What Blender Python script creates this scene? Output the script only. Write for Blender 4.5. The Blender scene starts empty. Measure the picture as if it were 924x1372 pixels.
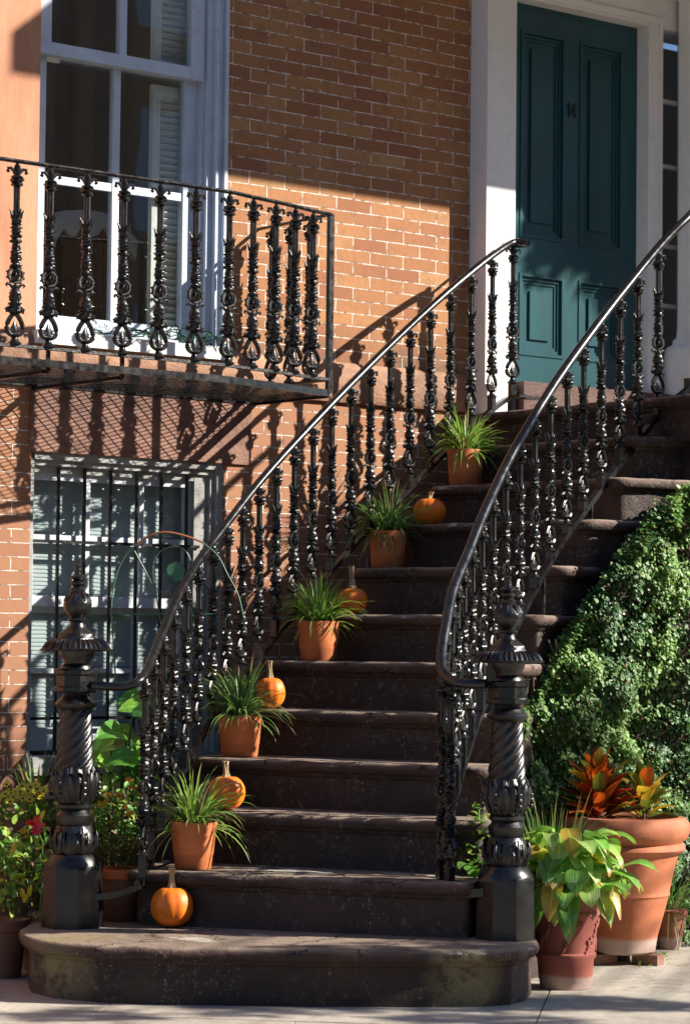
import bpy, math, random
from mathutils import Vector, Matrix, Euler, noise
R = math.radians
rnd = random.Random(7)
sc = bpy.context.scene
COL = sc.collection

# ---------------------------------------------------------------- camera model
K = 1.081                      # metres per unit of the survey below
CF, CA, CP, CR = 3500.0, .6787, .04927, .0108
PX, PY = 462.0, 686.0
EYE = 1.1908
_Rv = Vector((math.cos(CA), -math.sin(CA), 0)); _F = Vector((math.sin(CA), math.cos(CA), 0)); _U = Vector((0, 0, 1))
F2 = _F*math.cos(CP)+_U*math.sin(CP); U2 = _U*math.cos(CP)-_F*math.sin(CP)
R3 = _Rv*math.cos(CR)+U2*math.sin(CR); U3 = U2*math.cos(CR)-_Rv*math.sin(CR)
CAM = Vector((0, 0, EYE*K))
def ray(x, y): return F2+R3*((x-PX)/CF)-U3*((y-PY)/CF)
def at(x, y, Z): return CAM+ray(x, y)*(Z*K)          # surveyed point at depth Z
def atY(x, y, Y): d = ray(x, y); return CAM+d*(Y*K/d.y)   # on a plane parallel to the house wall
def atz(x, y, z): d = ray(x, y); return CAM+d*((z*K-CAM.z)/d.z)  # on a level plane
W = 8.9                        # house wall plane
WY = W*K
SUN = Vector((1.07, -1.0, .87)).normalized()

# ---------------------------------------------------------------- mesh helper
class MB:
    def __init__(s): s.v = []; s.f = []; s.m = []; s.s = []; s.uv = {}
    def face(s, idx, m=0, sm=False): s.f.append(tuple(idx)); s.m.append(m); s.s.append(sm)
    def box(s, c, d, m=0, rz=0, M=None):
        hx, hy, hz = d[0]/2, d[1]/2, d[2]/2
        b = len(s.v); c = Vector(c)
        rot = Matrix.Rotation(rz, 3, 'Z') if M is None else M
        for x, y, z in ((-1,-1,-1),(1,-1,-1),(1,1,-1),(-1,1,-1),(-1,-1,1),(1,-1,1),(1,1,1),(-1,1,1)):
            s.v.append(c+rot@Vector((x*hx, y*hy, z*hz)))
        for q in ((0,3,2,1),(4,5,6,7),(0,1,5,4),(1,2,6,5),(2,3,7,6),(3,0,4,7)): s.face([b+i for i in q], m)
    def bb(s, x0, x1, y0, y1, z0, z1, m=0):
        s.box(((x0+x1)/2, (y0+y1)/2, (z0+z1)/2), (abs(x1-x0), abs(y1-y0), abs(z1-z0)), m)
    def bar(s, a, b_, w, h, m=0):
        a = Vector(a); b_ = Vector(b_); d = b_-a; L = d.length
        if L < 1e-6: return
        q = d.to_track_quat('X', 'Z').to_matrix()
        s.box((a+b_)/2, (L, w, h), m, M=q)
    def rings(s, rings, m=0, sm=True, cap0=True, cap1=True, closed=True):
        n = len(rings[0]); b = len(s.v)
        for r in rings: s.v.extend(Vector(p) for p in r)
        for i in range(len(rings)-1):
            for j in range(n if closed else n-1):
                k = (j+1) % n
                s.face((b+i*n+j, b+i*n+k, b+(i+1)*n+k, b+(i+1)*n+j), m, sm)
        if closed and cap0: s.face([b+j for j in range(n)][::-1], m, False)
        if closed and cap1: s.face([b+(len(rings)-1)*n+j for j in range(n)], m, False)
    def lathe(s, prof, n=16, c=(0,0,0), m=0, sm=True, fn=None, ph=0, cap=True):
        c = Vector(c); rs = []
        for r, z in prof:
            ring = []
            for j in range(n):
                t = 2*math.pi*j/n+ph; rr = r if fn is None else fn(r, z, t)
                ring.append(c+Vector((rr*math.cos(t), rr*math.sin(t), z)))
            rs.append(ring)
        s.rings(rs, m, sm, cap, cap)
    def tube(s, pts, r, n=8, m=0, sm=True, flat=None, cap=True):
        pts = [Vector(p) for p in pts]; N = len(pts); rs = []
        up = Vector((0, 0, 1))
        for i, p in enumerate(pts):
            t = (pts[min(i+1, N-1)]-pts[max(i-1, 0)])
            if t.length < 1e-9: t = Vector((0,0,1))
            t.normalize()
            a = t.cross(up)
            if a.length < .15:
                a = t.cross(Vector((0, 1, 0))) if not rs else (a0-t*a0.dot(t))
            a.normalize(); a0 = a; b_ = a.cross(t)
            rr = r[i] if isinstance(r, (list, tuple)) else r
            fa, fb = (1, 1) if flat is None else flat
            rs.append([p+a*(rr*fa*math.cos(2*math.pi*j/n))-b_*(rr*fb*math.sin(2*math.pi*j/n)) for j in range(n)])
        s.rings(rs, m, sm, cap, cap)
    def ball(s, c, r, n=8, k=5, m=0, sc3=(1,1,1)):
        c = Vector(c); rs = []
        for i in range(k+1):
            a = -math.pi/2+math.pi*i/k; rr = max(math.cos(a), .02)
            rs.append([c+Vector((r*sc3[0]*rr*math.cos(2*math.pi*j/n), r*sc3[1]*rr*math.sin(2*math.pi*j/n), r*sc3[2]*math.sin(a))) for j in range(n)])
        s.rings(rs, m, True)
    def torus(s, c, R0, r, M=None, n=18, k=6, m=0, sx=1, sz=1):
        c = Vector(c); b = len(s.v); M = M or Matrix.Identity(3)   # ring lies in local XZ
        for i in range(n):
            t = 2*math.pi*i/n
            for j in range(k):
                a = 2*math.pi*j/k; rr = R0+r*math.cos(a)
                s.v.append(c+M@Vector((rr*math.cos(t)*sx, r*math.sin(a), rr*math.sin(t)*sz)))
        for i in range(n):
            for j in range(k):
                i2 = (i+1) % n; j2 = (j+1) % k
                s.face((b+i*k+j, b+i*k+j2, b+i2*k+j2, b+i2*k+j), m, True)
    def leaf(s, p, d, up, L, wd, droop=.3, seg=4, m=0, fold=.25, tip=1.0, twist=0, wav=0, shape=None):
        """a blade or leaf: strip with a midrib fold, drooping towards world -Z"""
        p = Vector(p); d = Vector(d).normalized(); side = d.cross(Vector(up))
        if side.length < .05: side = d.cross(Vector((1, .3, .2)))
        side.normalize(); b = len(s.v); q = p.copy(); dd = d.copy()
        for i in range(seg+1):
            t = i/seg
            w = wd*(shape(t) if shape else math.sin(math.pi*min(1, max(0, .06+.94*t)))**.7*(1 if t < .5 else 1))
            if i == seg: w = wd*.02
            nrm = side.cross(dd).normalized(); sd = side
            if twist: sd = Matrix.Rotation(twist*t, 3, dd)@side; nrm = sd.cross(dd).normalized()
            if nrm.z < 0: nrm = -nrm
            wv = wav*wd*math.sin(t*9+L*50)
            n0 = len(s.v); s.uv[n0] = (0, t); s.uv[n0+1] = (.5, t); s.uv[n0+2] = (1, t)
            s.v += [q-sd*(w/2)+nrm*(fold*w/2+wv), q.copy(), q+sd*(w/2)+nrm*(fold*w/2-wv)]
            dd = (dd+Vector((0, 0, -1))*(droop*(.5+t)/seg*1.6)).normalized()
            q = q+dd*(L/seg)
        for i in range(seg):
            a = b+3*i
            s.face((a, a+1, a+4, a+3), m, True); s.face((a+1, a+2, a+5, a+4), m, True)
    def build(s, name, mats, parent=None, smooth=None):
        me = bpy.data.meshes.new(name)
        me.from_pydata([tuple(v) for v in s.v], [], s.f)
        mats = mats if isinstance(mats, (list, tuple)) else [mats]
        for mt in mats: me.materials.append(mt)
        me.polygons.foreach_set('material_index', s.m)
        me.polygons.foreach_set('use_smooth', s.s)
        if s.uv:
            ul = me.uv_layers.new(name='UVMap'); flat = []
            for f in s.f:
                for i in f: flat.extend(s.uv.get(i, (.5, .5)))
            ul.data.foreach_set('uv', flat)
        me.update(); me.set_sharp_from_angle(angle=R(42))
        o = bpy.data.objects.new(name, me); COL.objects.link(o)
        if parent is not None: o.parent = parent
        return o

def tag(o, label=None, cat=None, group=None, kind=None):
    if label: o['label'] = label
    if cat: o['category'] = cat
    if group: o['group'] = group
    if kind: o['kind'] = kind
    return o
def thing(name, loc, label, cat, group=None, rz=0):
    o = bpy.data.objects.new(name, None); COL.objects.link(o); o.location = loc; o.rotation_euler = (0, 0, rz)
    o.empty_display_size = .1
    return tag(o, label, cat, group)
def put(o):  # mesh built in world coordinates, parent not at origin: move into parent's frame
    o.matrix_parent_inverse = Matrix.LocRotScale(o.parent.location, o.parent.rotation_euler, o.parent.scale).inverted()
    return o
def wpart(mb, name, mats, parent):      # world-space mesh under a thing or part
    o = mb.build(name, mats, None)
    o.parent = parent
    M = Matrix.Identity(4); p = parent; chain = []
    while p is not None: chain.append(p); p = p.parent
    for p in reversed(chain): M = M@p.matrix_parent_inverse@Matrix.LocRotScale(p.location, p.rotation_euler, p.scale)
    o.matrix_parent_inverse = M.inverted()
    return o

# ---------------------------------------------------------------- materials
class NT:
    def __init__(s, name):
        s.mat = bpy.data.materials.new(name); s.mat.use_nodes = True
        s.t = s.mat.node_tree; s.t.nodes.clear()
        s.out = s.n('ShaderNodeOutputMaterial'); s.b = s.n('ShaderNodeBsdfPrincipled')
        s.l(s.b.outputs[0], s.out.inputs[0])
        s.co = s.n('ShaderNodeTexCoord')
    def n(s, t, **k):
        x = s.t.nodes.new(t)
        for a, b in k.items(): setattr(x, a, b)
        return x
    def l(s, a, b): s.t.links.new(a, b)
    def noise(s, scale, detail=5, rough=.6, vec=None, out='Fac', mscale=None):
        x = s.n('ShaderNodeTexNoise'); x.inputs['Scale'].default_value = scale; x.inputs['Detail'].default_value = detail
        x.inputs['Roughness'].default_value = rough
        src = vec or s.co.outputs['Object']
        if mscale:
            mp = s.n('ShaderNodeMapping'); mp.inputs['Scale'].default_value = mscale; s.l(src, mp.inputs[0]); src = mp.outputs[0]
        s.l(src, x.inputs['Vector']); return x.outputs[out]
    def vor(s, scale, feature='F1', out='Distance', vec=None, rndm=1):
        x = s.n('ShaderNodeTexVoronoi'); x.feature = feature; x.inputs['Scale'].default_value = scale
        x.inputs['Randomness'].default_value = rndm
        s.l(vec or s.co.outputs['Object'], x.inputs['Vector']); return x.outputs[out]
    def ramp(s, f, stops, interp='LINEAR'):
        x = s.n('ShaderNodeValToRGB'); x.color_ramp.interpolation = interp; e = x.color_ramp.elements
        while len(e) < len(stops): e.new(.5)
        for i, (p, c) in enumerate(stops):
            e[i].position = p
            if isinstance(c, (int, float)): c = (c, c, c)
            e[i].color = (c[0], c[1], c[2], 1)
        s.l(f, x.inputs[0]); return x.outputs[0]
    def mix(s, f, a, b, mode='MIX'):
        x = s.n('ShaderNodeMix', data_type='RGBA', blend_type=mode)
        for v, i in ((f, 0), (a, 6), (b, 7)):
            if isinstance(v, (int, float)): x.inputs[i].default_value = v
            elif isinstance(v, (tuple, list)): x.inputs[i].default_value = (*v[:3], 1)
            else: s.l(v, x.inputs[i])
        return x.outputs[2]
    def math(s, op, a, b=None, c=None):
        x = s.n('ShaderNodeMath', operation=op)
        for v, i in ((a, 0), (b, 1), (c, 2)):
            if v is None: continue
            if isinstance(v, (int, float)): x.inputs[i].default_value = v
            else: s.l(v, x.inputs[i])
        return x.outputs[0]
    def bump(s, h, strength=.3, dist=.01, prev=None):
        x = s.n('ShaderNodeBump'); x.inputs['Strength'].default_value = strength; x.inputs['Distance'].default_value = dist
        s.l(h, x.inputs['Height'])
        if prev: s.l(prev, x.inputs['Normal'])
        s.l(x.outputs[0], s.b.inputs['Normal']); return x.outputs[0]
    def set(s, col=None, rough=None, **k):
        for v, nme in ((col, 'Base Color'), (rough, 'Roughness')):
            if v is None: continue
            if isinstance(v, tuple): s.b.inputs[nme].default_value = (*v[:3], 1)
            elif isinstance(v, (int, float)): s.b.inputs[nme].default_value = v
            else: s.l(v, s.b.inputs[nme])
        for a, b in k.items(): s.b.inputs[a.replace('_', ' ')].default_value = b
        return s.mat
    def geo_pos(s): return s.n('ShaderNodeNewGeometry').outputs['Position']
    def near(s, p, r, pos):          # 1 inside radius r of p
        d = s.n('ShaderNodeVectorMath', operation='DISTANCE'); s.l(pos, d.inputs[0]); d.inputs[1].default_value = p
        mr = s.n('ShaderNodeMapRange'); s.l(d.outputs['Value'], mr.inputs[0]); mr.inputs[1].default_value = r; mr.inputs[2].default_value = r*.35
        mr.inputs[3].default_value = 0; mr.inputs[4].default_value = 1
        return mr.outputs[0]

def iron_mat(name='black_cast_iron', bumpy=.5, base=.004, r0=.22, r1=.42):
    t = NT(name); pos = t.geo_pos(); n1 = t.noise(190, 3, .6, pos); n2 = t.noise(26, 4, .6, pos)
    c = t.ramp(n2, [(.35, (base, base, base*1.15)), (.75, (base*2.4, base*2.3, base*2.4))])
    rust = t.math('MULTIPLY', t.ramp(t.noise(9, 6, .75, pos), [(.60, 0.0), (.68, 1.0)]), t.ramp(n1, [(.5, 0.0), (.62, .7)]))
    dust = t.ramp(t.noise(60, 5, .8, pos), [(.62, 0.0), (.75, .16)])
    c = t.mix(dust, c, (.16, .14, .12)); c = t.mix(rust, c, (.07, .03, .018))
    t.set(c, t.ramp(n2, [(.3, r0), (.7, r1)]), Specular_IOR_Level=.55)
    t.bump(n1, bumpy, .002); return t.mat
M_IRON = iron_mat(); M_RAIL = iron_mat('black_rail_paint', .08, .004, .2, .38)
def worn_iron():
    t = NT('weathered_rail_paint'); n1 = t.noise(120, 4); n2 = t.noise(60, 5)
    t.set(t.ramp(n2, [(.46, (.006, .006, .007)), (.60, (.07, .065, .06)), (.8, (.2, .18, .16))]), .38); t.bump(n1, .6, .003); return t.mat
M_WORN = worn_iron()

def stone_mat(name, dark, mid, light, speck=.5, ledge=True, lichen=()):
    t = NT(name); pos = t.geo_pos()
    n1 = t.noise(3.2, 8, .7, pos); n2 = t.noise(24, 6, .65, pos); n3 = t.noise(90, 4, .6, pos)
    c = t.ramp(n1, [(.32, dark), (.5, mid), (.72, light)])
    c = t.mix(.45, c, t.ramp(n2, [(.3, dark), (.7, light)])); c = t.mix(t.ramp(t.noise(1.3, 6, .7, pos, mscale=(1, 1, 2.2)), [(.44, 0.0), (.62, .6)]), c, tuple(x*.35 for x in dark))
    # pale lime and lichen specks, in drifts
    g = t.ramp(t.noise(5, 4, .65, pos), [(.42, 0.0), (.60, 1.0)])
    wv = t.n('ShaderNodeVectorMath', operation='MULTIPLY_ADD'); t.l(t.noise(30, 3, .6, pos, 'Color'), wv.inputs[0]); wv.inputs[1].default_value = (.03, .03, .03); t.l(pos, wv.inputs[2])
    s1 = t.math('MULTIPLY', t.math('LESS_THAN', t.vor(62, vec=wv.outputs[0]), .24), t.ramp(t.noise(22, 5, .7, pos), [(.50, 0.0), (.58, .85)]))
    s2 = t.math('MULTIPLY', t.ramp(t.noise(34, 7, .85, pos), [(.545, 0.0), (.66, .75)]), 1.0)
    sp = t.math('MULTIPLY', t.math('MAXIMUM', s1, s2), g)
    c = t.mix(t.math('MULTIPLY', sp, speck), c, (.30, .265, .225))
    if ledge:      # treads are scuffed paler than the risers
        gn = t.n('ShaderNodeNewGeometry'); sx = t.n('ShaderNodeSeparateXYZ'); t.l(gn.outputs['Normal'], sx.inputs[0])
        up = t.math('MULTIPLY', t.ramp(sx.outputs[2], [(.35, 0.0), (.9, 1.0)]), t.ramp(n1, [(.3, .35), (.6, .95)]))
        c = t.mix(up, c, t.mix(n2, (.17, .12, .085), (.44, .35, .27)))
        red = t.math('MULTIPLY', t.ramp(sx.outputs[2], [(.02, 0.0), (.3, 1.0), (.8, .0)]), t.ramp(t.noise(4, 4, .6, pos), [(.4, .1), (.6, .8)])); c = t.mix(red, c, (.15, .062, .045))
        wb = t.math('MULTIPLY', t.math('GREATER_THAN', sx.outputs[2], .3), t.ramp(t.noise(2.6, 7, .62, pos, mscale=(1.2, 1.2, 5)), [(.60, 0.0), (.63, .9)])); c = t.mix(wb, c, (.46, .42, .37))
        cw = t.n('ShaderNodeVectorMath', operation='MULTIPLY_ADD'); t.l(t.noise(6, 5, .7, pos, 'Color'), cw.inputs[0]); cw.inputs[1].default_value = (.25, .25, .25); t.l(pos, cw.inputs[2])
        ck = t.math('MULTIPLY', t.math('LESS_THAN', t.vor(1.9, 'DISTANCE_TO_EDGE', vec=cw.outputs[0]), .011), t.math('GREATER_THAN', sx.outputs[2], .15)); c = t.mix(t.math('MULTIPLY', ck, .9), c, (.008, .006, .005))
    for p, r in lichen:
        k = t.math('MULTIPLY', t.near(p, r, pos), t.ramp(t.noise(9, 7, .75, pos), [(.40, 0.0), (.52, .95)]))
        c = t.mix(k, c, (.24, .195, .085))
    h = t.math('ADD', t.math('MULTIPLY', n2, .6), t.math('MULTIPLY', n3, .4))
    # long cracks along worn edges
    t.set(c, t.ramp(n2, [(.3, .55), (.7, .85)])); t.bump(h, .8, .012); return t.mat
M_STEP = stone_mat('brownstone_step', (.015, .008, .006), (.036, .019, .013), (.095, .048, .033), .85, True,
                   [(tuple(at(100, 1295, 8.7)), .2*K), (tuple(at(628, 1315, 8.45)), .17*K)])
M_BELT = stone_mat('brownstone_band', (.24, .11, .06), (.37, .18, .10), (.52, .29, .175), .15, False)
M_LINTEL = stone_mat('brownstone_lintel', (.15, .065, .045), (.26, .12, .08), (.36, .19, .13), .1, False)

def brick_mat(name='brick', ox=0, oz=0):
    t = NT(name); pos = t.geo_pos(); sx = t.n('ShaderNodeSeparateXYZ'); t.l(pos, sx.inputs[0])
    cb = t.n('ShaderNodeCombineXYZ'); t.l(sx.outputs[0], cb.inputs[0]); t.l(sx.outputs[2], cb.inputs[1])
    wob = t.noise(5, 2, .5, pos, 'Color'); va = t.n('ShaderNodeVectorMath', operation='MULTIPLY_ADD')
    t.l(wob, va.inputs[0]); va.inputs[1].default_value = (.010, .010, 0); t.l(cb.outputs[0], va.inputs[2])
    wob2 = t.noise(60, 3, .6, pos, 'Color'); vb = t.n('ShaderNodeVectorMath', operation='MULTIPLY_ADD')
    t.l(wob2, vb.inputs[0]); vb.inputs[1].default_value = (.0032, .0032, 0); t.l(va.outputs[0], vb.inputs[2]); va = vb
    br = t.n('ShaderNodeTexBrick'); t.l(va.outputs[0], br.inputs[0])
    br.inputs['Scale'].default_value = 1; br.inputs['Brick Width'].default_value = .208; br.inputs['Row Height'].default_value = .0607
    br.inputs['Mortar Size'].default_value = .0028; br.inputs['Mortar Smooth'].default_value = .25; br.inputs['Bias'].default_value = 0
    br.inputs['Color1'].default_value = (0, 0, 0, 1); br.inputs['Color2'].default_value = (1, 1, 1, 1); br.inputs['Mortar'].default_value = (.5, .5, .5, 1)
    c = t.ramp(br.outputs['Color'], [(0, (.29, .105, .042)), (.3, (.375, .165, .062)), (.7, (.42, .20, .075)), (.88, (.30, .11, .046)), (1, (.46, .245, .10))])
    n1 = t.noise(2.2, 6, .6, pos); n2 = t.noise(45, 5, .7, pos); n3 = t.noise(160, 3, .6, pos)
    c = t.mix(t.ramp(n1, [(.40, 0.0), (.75, .5)]), c, (.25, .10, .05)); c = t.mix(t.ramp(t.noise(14, 6, .75, pos), [(.50, 0.0), (.72, .55)]), c, (.20, .085, .04))
    c = t.mix(t.ramp(n2, [(.45, 0.0), (.8, .45)]), c, (.17, .07, .04))
    pits = t.ramp(n3, [(.28, 1.0), (.34, 0.0)]); c = t.mix(t.math('MULTIPLY', pits, .7), c, (.05, .025, .02))
    mcol = t.mix(t.ramp(t.noise(26, 5, .7, pos), [(.40, 0.0), (.54, 1.0)]), (.20, .13, .09), (.74, .66, .58))
    low = t.math('LESS_THAN', sx.outputs[2], atY(439, 538, W).z); c = t.mix(t.math('MULTIPLY', low, .6), c, t.mix(n1, (.24, .105, .06), (.38, .19, .12)))
    # the row above the water table is sooty
    soot = t.n('ShaderNodeMapRange'); t.l(sx.outputs[2], soot.inputs[0]); zb = atY(500, 490, W).z
    soot.inputs[1].default_value = zb+.20; soot.inputs[2].default_value = zb+.02
    c = t.mix(t.math('MULTIPLY', t.math('MULTIPLY', soot.outputs[0], t.ramp(t.noise(6, 5, .6, pos), [(.35, .1), (.65, 1.0)])), t.math('GREATER_THAN', sx.outputs[2], zb)), c, (.12, .07, .045))
    f = t.mix(br.outputs['Fac'], c, mcol)
    t.set(f, .85)
    h = t.math('SUBTRACT', t.math('MULTIPLY', n2, .25), br.outputs['Fac'])
    t.bump(h, .9, .004); return t.mat
M_BRICK = brick_mat()
def stucco_mat():
    t = NT('orange_stucco'); pos = t.geo_pos(); n1 = t.noise(3.2, 8, .75, pos, mscale=(1.6, 1, .3)); n2 = t.noise(60, 4, .6, pos)
    c = t.ramp(n1, [(.3, (.33, .135, .072)), (.5, (.45, .205, .115)), (.72, (.55, .31, .19))])
    t.set(c, .85); t.bump(n2, .3, .004); return t.mat
M_STUC = stucco_mat()
def paint(name, col, rough=.45, var=.12, dirt=None, bs=.12, chips=None):
    t = NT(name); pos = t.geo_pos(); n1 = t.noise(4, 6, .6, pos, mscale=(1, 1, .5)); n2 = t.noise(70, 4, .6, pos)
    dk = tuple(c*(1-var) for c in col)
    c = t.mix(t.ramp(n1, [(.35, 0.0), (.65, 1.0)]), dk, col)
    if dirt: c = t.mix(t.math('MULTIPLY', t.ramp(t.noise(14, 6, .7, pos), [(.5, 0.0), (.7, 1.0)]), dirt[1]), c, dirt[0])
    if chips:
        k = t.ramp(t.noise(38, 5, .65, pos, mscale=(1, 1, 3)), [(chips[1], 0.0), (chips[1]+.02, 1.0)]); c = t.mix(k, c, chips[0])
    t.set(c, rough); t.bump(n2, bs, .003); return t.mat
M_WHITE = paint('white_paint', (.80, .79, .77), .4, .06, ((.5, .47, .42), .25))
M_SASH = paint('sash_paint', (.50, .56, .65), .5, .12, ((.3, .28, .26), .35))
M_WOOD = paint('weathered_grey_paint', (.36, .36, .35), .7, .35, ((.13, .11, .09), .8), .5, ((.10, .085, .07), .60))
M_TEAL = paint('teal_door_paint', (.010, .070, .085), .3, .25, None, .08, ((.35, .42, .38), .73))
M_DARKROOM = paint('interior_plaster', (.42, .40, .36), .9)
M_SASH2 = paint('cool_grey_paint', (.50, .54, .58), .55, .15, ((.3, .28, .26), .35))
M_SHUT = paint('shutter_paint', (.76, .75, .68), .6, .1, ((.4, .36, .28), .5))
M_BLIND = paint('blind_slat', (.44, .48, .49), .6, .05)
M_SIGN = paint('sticker', (.75, .74, .72), .5, .02); M_RED = paint('red_print', (.5, .06, .04), .5)
M_CHAIRW = paint('chair_wicker', (.22, .115, .045), .6, .3, ((.08, .04, .02), .5)); M_CUSH = paint('white_cover', (.72, .72, .70), .8)
M_SOIL = paint('potting_soil', (.05, .036, .026), .95, .5, ((.16, .12, .09), .8), 1)
def glass_mat():
    t = NT('window_glass'); t.t.nodes.remove(t.b)
    tr = t.n('ShaderNodeBsdfTransparent'); tr.inputs[0].default_value = (.92, .95, .95, 1)
    gl = t.n('ShaderNodeBsdfGlossy'); gl.inputs['Roughness'].default_value = .015; gl.inputs[0].default_value = (.9, .95, 1, 1)
    fr = t.n('ShaderNodeLayerWeight'); fr.inputs[0].default_value = .5
    nb = t.n('ShaderNodeBump'); nb.inputs['Strength'].default_value = .08; nb.inputs['Distance'].default_value = .02
    t.l(t.noise(2.2, 2, .5, t.geo_pos()), nb.inputs['Height']); t.l(nb.outputs[0], gl.inputs['Normal'])
    mx = t.n('ShaderNodeMixShader'); t.l(t.math('MULTIPLY_ADD', t.math('POWER', fr.outputs['Facing'], 4.0), .95, .085), mx.inputs[0]); t.l(tr.outputs[0], mx.inputs[1]); t.l(gl.outputs[0], mx.inputs[2])
    t.l(mx.outputs[0], t.out.inputs[0]); return t.mat
M_GLASS = glass_mat()
def terra(name, col, dk, salt=None, band=None):
    t = NT(name); pos = t.geo_pos(); n1 = t.noise(7, 6, .6, pos); n2 = t.noise(80, 4, .6, pos)
    c = t.ramp(n1, [(.35, dk), (.62, col)])
    c = t.mix(t.ramp(n2, [(.5, 0.0), (.8, .35)]), c, tuple(x*.55 for x in col))
    if band:
        so = t.n('ShaderNodeSeparateXYZ'); t.l(t.co.outputs['Object'], so.inputs[0])
        k = t.math('LESS_THAN', t.math('ADD', so.outputs[2], t.math('MULTIPLY', n2, .006)), band); c = t.mix(t.math('MULTIPLY', k, .38), c, tuple(x*.5 for x in col))
    if salt:
        sx = t.n('ShaderNodeSeparateXYZ'); t.l(pos, sx.inputs[0])
        mr = t.n('ShaderNodeMapRange'); t.l(t.math('ADD', sx.outputs[2], t.math('MULTIPLY', n1, .05)), mr.inputs[0])
        mr.inputs[1].default_value = salt[0]+.015; mr.inputs[2].default_value = salt[0]; c = t.mix(t.math('MULTIPLY', mr.outputs[0], salt[1]), c, (.42, .40, .37))
    t.set(c, .75); t.bump(n2, .25, .003); return t.mat
M_TERRA = terra('terracotta', (.62, .185, .055), (.48, .125, .04), None, .058)
M_TERRAD = terra('dark_red_terracotta', (.30, .085, .06), (.20, .055, .042), (.07, .5))
M_TERRAL = terra('aged_terracotta', (.46, .15, .062), (.30, .09, .042), (.125, .6))
M_TERRAO = terra('old_brown_clay', (.20, .085, .05), (.12, .05, .03))
def pump():
    t = NT('pumpkin_skin'); n1 = t.noise(12, 5, .6); n2 = t.noise(90, 3)
    t.set(t.ramp(n1, [(.25, (.62, .12, .006)), (.55, (.84, .20, .008)), (.8, (.86, .27, .015))]), .5); t.b.inputs['Subsurface Weight'].default_value = .05
    t.bump(n2, .12, .003); return t.mat
M_PUMP = pump(); M_STEM = paint('pumpkin_stem', (.42, .30, .15), .8, .3, ((.2, .14, .06), .6), .6)
def leafm(name, col, tr=.35, rough=.4, vein=None, col2=None, vc=None, tip=None):
    """vein: ('side', n) pinnate veins, ('long', n) parallel veins; tip: colour of a dried tip"""
    t = NT(name); n1 = t.noise(9, 4, .6, t.geo_pos()); n2 = t.noise(55, 4, .7, t.geo_pos())
    c = t.mix(t.ramp(n1, [(.35, 0.0), (.65, 1.0)]), tuple(x*.7 for x in col), col2 or col)
    c = t.mix(t.ramp(n2, [(.58, 0.0), (.72, .45)]), c, tuple(x*.45 for x in col))
    uvn = t.n('ShaderNodeUVMap'); sp = t.n('ShaderNodeSeparateXYZ'); t.l(uvn.outputs[0], sp.inputs[0])
    au = t.math('ABSOLUTE', t.math('SUBTRACT', sp.outputs[0], .5))
    if vein:
        if vein[0] == 'side': f = t.math('FRACT', t.math('SUBTRACT', t.math('MULTIPLY', sp.outputs[1], vein[1]), t.math('MULTIPLY', au, vein[1]*.9)))
        else: f = t.math('FRACT', t.math('MULTIPLY', sp.outputs[0], vein[1]))
        line = t.math('MAXIMUM', t.ramp(f, [(0, 1.0), (.10, .25), (.2, 0.0), (.92, 0.0), (1, .8)]), t.ramp(au, [(.03, 1.0), (.07, 0.0)]))
        v_ = vc or tuple(min(.9, x*1.9+.03) for x in col); c = t.mix(t.math('MULTIPLY', line, .55), c, v_)
        bw_ = t.n('ShaderNodeBump'); bw_.inputs['Strength'].default_value = .5; bw_.inputs['Distance'].default_value = .003; bw_.invert = True
        t.l(f, bw_.inputs['Height']); t.l(bw_.outputs[0], t.b.inputs['Normal'])
    if tip:
        k = t.ramp(t.math('ADD', sp.outputs[1], t.math('MULTIPLY', n1, .5)), [(.98 if False else 1.0, 0.0), (1.12, 1.0)])
        mr = t.n('ShaderNodeMapRange'); t.l(t.math('ADD', sp.outputs[1], t.math('MULTIPLY', n1, .6)), mr.inputs[0]); mr.inputs[1].default_value = 1.12; mr.inputs[2].default_value = 1.22
        c = t.mix(mr.outputs[0], c, tip)
    t.set(c, rough); tl = t.n('ShaderNodeBsdfTranslucent')
    x = t.mix(.5, c, tuple(min(1, v) for v in (col[0]*1.6, col[1]*1.5, col[2]*.8))); t.l(x, tl.inputs[0])
    mx = t.n('ShaderNodeMixShader'); mx.inputs[0].default_value = tr; t.l(t.b.outputs[0], mx.inputs[1]); t.l(tl.outputs[0], mx.inputs[2])
    t.l(mx.outputs[0], t.out.inputs[0]); return t.mat
L_GRASS = [leafm('blade_green', (.15, .32, .06), tip=(.42, .27, .12)), leafm('blade_bright', (.30, .50, .09), tip=(.42, .27, .12)), leafm('blade_edge', (.34, .42, .14), tip=(.42, .27, .12)), leafm('blade_dry', (.42, .32, .15), tip=(.42, .27, .12))]
L_GRASSD = [leafm('blade_dark', (.07, .18, .05), tip=(.42, .27, .12)), leafm('blade_mid', (.13, .27, .06), tip=(.42, .27, .12)), leafm('blade_pale', (.2, .28, .1), tip=(.42, .27, .12)), leafm('blade_straw', (.36, .28, .14), tip=(.42, .27, .12))]
L_IVY = [leafm('ivy_dark', (.05, .13, .04), .2, .5), leafm('ivy_mid', (.12, .25, .07), .25, .5), leafm('ivy_light', (.22, .37, .11), .3, .5), leafm('ivy_yellow', (.30, .27, .06), .3), leafm('ivy_red', (.22, .09, .03), .3)]
L_HOSTA = [leafm('hosta_green', (.21, .44, .08), .3, .35, vein=('long', 9), tip=(.40, .24, .07)), leafm('hosta_light', (.38, .60, .15), .35, .35, vein=('long', 9), tip=(.40, .24, .07)), leafm('hosta_deep', (.13, .31, .05), .3, .35, vein=('long', 9), tip=(.40, .24, .07)), leafm('hosta_yellow', (.55, .38, .05), .35, .4, vein=('long', 9), tip=(.40, .24, .07))]
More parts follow.
